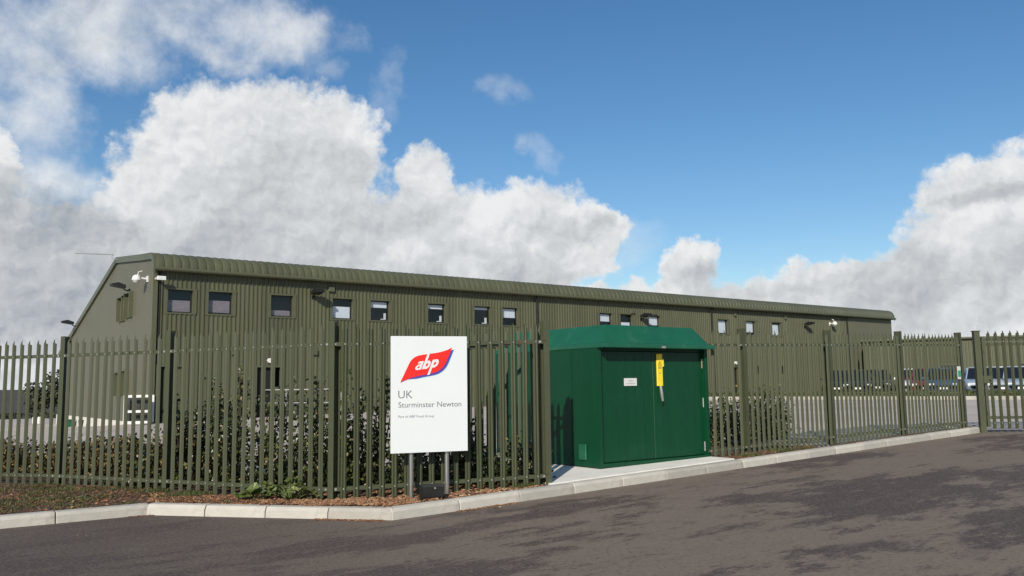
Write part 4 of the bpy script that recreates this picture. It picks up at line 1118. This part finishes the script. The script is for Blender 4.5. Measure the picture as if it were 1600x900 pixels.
def car_mat(name, c): return mat(name, c, .25, .2, .03, 2., spec=.6, coat=.6)
car_mat('paint_silver', (.42, .45, .48)); car_mat('paint_dark', (.018, .020, .026)); car_mat('paint_blue', (.05, .10, .22)); car_mat('paint_white', (.72, .74, .75)); car_mat('paint_red', (.20, .02, .02)); car_mat('paint_pale', (.33, .40, .47))
mat('light_glass', (.6, .6, .58), .15); mat('tail', (.30, .01, .01), .2); mat('rim', (.45, .46, .48), .3, .7)
def car_meshes(paint, est):
    L_, W_, H_ = 4.3, .88, 1.48
    parts = {}
    # body shell lofted along its length
    st = [(-2.15, .42, .62, .70), (-2.12, .30, .78, .80), (-1.9, .24, .88 if not est else .95, .86), (-1.2, .20, .93, .88), (0, .18, .92, .885), (.9, .18, .90, .88), (1.35, .20, .86, .87), (1.9, .24, .74, .82), (2.1, .30, .64, .74), (2.15, .40, .56, .66)]
    mb = MB(); vs = []
    for x, zl, zh, w in st:
        vs += [(x, -w*.8, zl), (x, -w, zl+.10), (x, -w, zl+(zh-zl)*.6), (x, -w*.94, zh-.03), (x, -w*.82, zh), (x, w*.82, zh), (x, w*.94, zh-.03), (x, w, zl+(zh-zl)*.6), (x, w, zl+.10), (x, w*.8, zl)]
    fs = []
    for i in range(len(st)-1):
        for k in range(10): fs.append((i*10+k, i*10+(k+1) % 10, (i+1)*10+(k+1) % 10, (i+1)*10+k))
    fs += [tuple(range(10)), tuple(range(len(vs)-1, len(vs)-11, -1))]
    mb.add(vs, fs, 0, True); parts['body'] = (mb, M[paint])
    gx = [(-1.95 if not est else -2.02, .90, -1.55 if not est else -1.85), (1.12, .885, .42)]
    x0, x1, x2, x3 = gx[0][0], gx[0][2], gx[1][2], gx[1][0]
    mb = MB()
    vs = [(x0, -.72, .88), (x3, -.74, .86), (x2, -.58, H_-.03), (x1, -.57, H_-.05), (x0, .72, .88), (x3, .74, .86), (x2, .58, H_-.03), (x1, .57, H_-.05)]
    mb.add(vs, [(0, 1, 2, 3), (7, 6, 5, 4), (1, 5, 6, 2), (4, 0, 3, 7), (3, 2, 6, 7)]); parts['glasshouse'] = (mb, M['car_glass'])
    mb = MB(); zr = H_-.045
    vs = [(x1-.04, -.58, zr), (x2+.05, -.59, zr+.01), (x2+.05, .59, zr+.01), (x1-.04, .58, zr), (x1+.15, -.48, H_+.01), (x2-.12, -.49, H_+.02), (x2-.12, .49, H_+.02), (x1+.15, .48, H_+.01)]
    mb.add(vs, [(0, 1, 5, 4), (1, 2, 6, 5), (2, 3, 7, 6), (3, 0, 4, 7), (4, 5, 6, 7), (3, 2, 1, 0)], 0, True)
    for s in (-1, 1):
        for (xa, xb) in ((x0, x1), (x3, x2), (-.35, -.42)):
            ya, yb = .75*s, .595*s
            mb.tube([(xa, ya, .87), (xb, yb, zr)], .035, 5, cap=False)
    parts['roof'] = (mb, M[paint])
    return parts
car_cache = {}
def car(px, depth, heading, paint, est, label):
    d = ray(px, 605); p = EYEV + d*(depth/d.y)
    key = (paint, est)
    if key not in car_cache:
        meshes = []
        for nm, (mb, m_) in car_meshes(paint, est).items(): meshes.append((nm, mb.mesh(nm, m_), (0, 0, 0)))
        t = MB(); t.tube([(0, -.10, 0), (0, -.09, 0), (0, .09, 0), (0, .10, 0)], [.27, .31, .31, .27], 16); tm = t.mesh('tyre', M['rubber'])
        r2 = MB(); r2.tube([(0, -.105, 0), (0, .105, 0)], [.20, .20], 12); rm = r2.mesh('rim', M['rim'])
        l = MB(); l.cbox(-.06, .06, -.17, .17, -.07, .07, .02); lm = l.mesh('headlight', M['light_glass']); l2 = MB(); l2.cbox(-.05, .05, -.12, .12, -.1, .1, .02); tm2 = l2.mesh('tail_light', M['tail'])
        pl = MB(); pl.box(-.01, .01, -.26, .26, -.055, .055); pm = pl.mesh('number_plate', M['white_paint'])
        mr = MB(); mr.cbox(-.07, .07, -.09, .09, -.05, .07, .02); mm = mr.mesh('door_mirror', M[paint])
        car_cache[key] = (meshes, tm, rm, lm, tm2, pm, mm)
    meshes, tm, rm, lm, tm2, pm, mm = car_cache[key]
    o = tag(empty('parked_car', (p.x, p.y, G(p.x, p.y)+.085), heading), label, 'car', 'cars in the car park')
    for nm, me, lo in meshes: link(nm, me, None, o, lo)
    for x in (-1.3, 1.32):
        for y in (-.80, .80):
            w = link('wheel', tm, None, o, (x, y, .31)); link('rim', rm, None, w)
    for y in (-.58, .58):
        link('headlight', lm, None, o, (2.06, y, .60)); link('tail_light', tm2, None, o, (-2.10, y, .72)); link('door_mirror', mm, None, o, (.72, y*1.62, .95))
    link('number_plate', pm, None, o, (2.16, 0, .42))
hd = math.atan2(-.75, -.35)
cars = [(1312, 52, hd, 'paint_dark', False, 'dark car furthest left in the car park, seen through the fence'),
        (1343, 51, hd, 'paint_dark', True, 'dark estate car beside the far end of the building'),
        (1372, 53, hd, 'paint_dark', False, 'dark car parked at the far corner of the building'),
        (1426, 48, hd, 'paint_white', False, 'white car seen through the fence left of the gate'),
        (1448, 47, hd, 'paint_red', True, 'dark red car between the white and the blue car'),
        (1472, 46, hd, 'paint_blue', False, 'blue car parked just left of the gate posts'),
        (1534, 44, hd, 'paint_pale', False, 'pale blue car behind the gate lock'),
        (1562, 43.5, hd, 'paint_silver', True, 'silver estate car in the middle of the view through the gate'),
        (1592, 43, hd, 'paint_pale', False, 'light coloured car at the right edge behind the gate')]
for c in cars: car(*c)
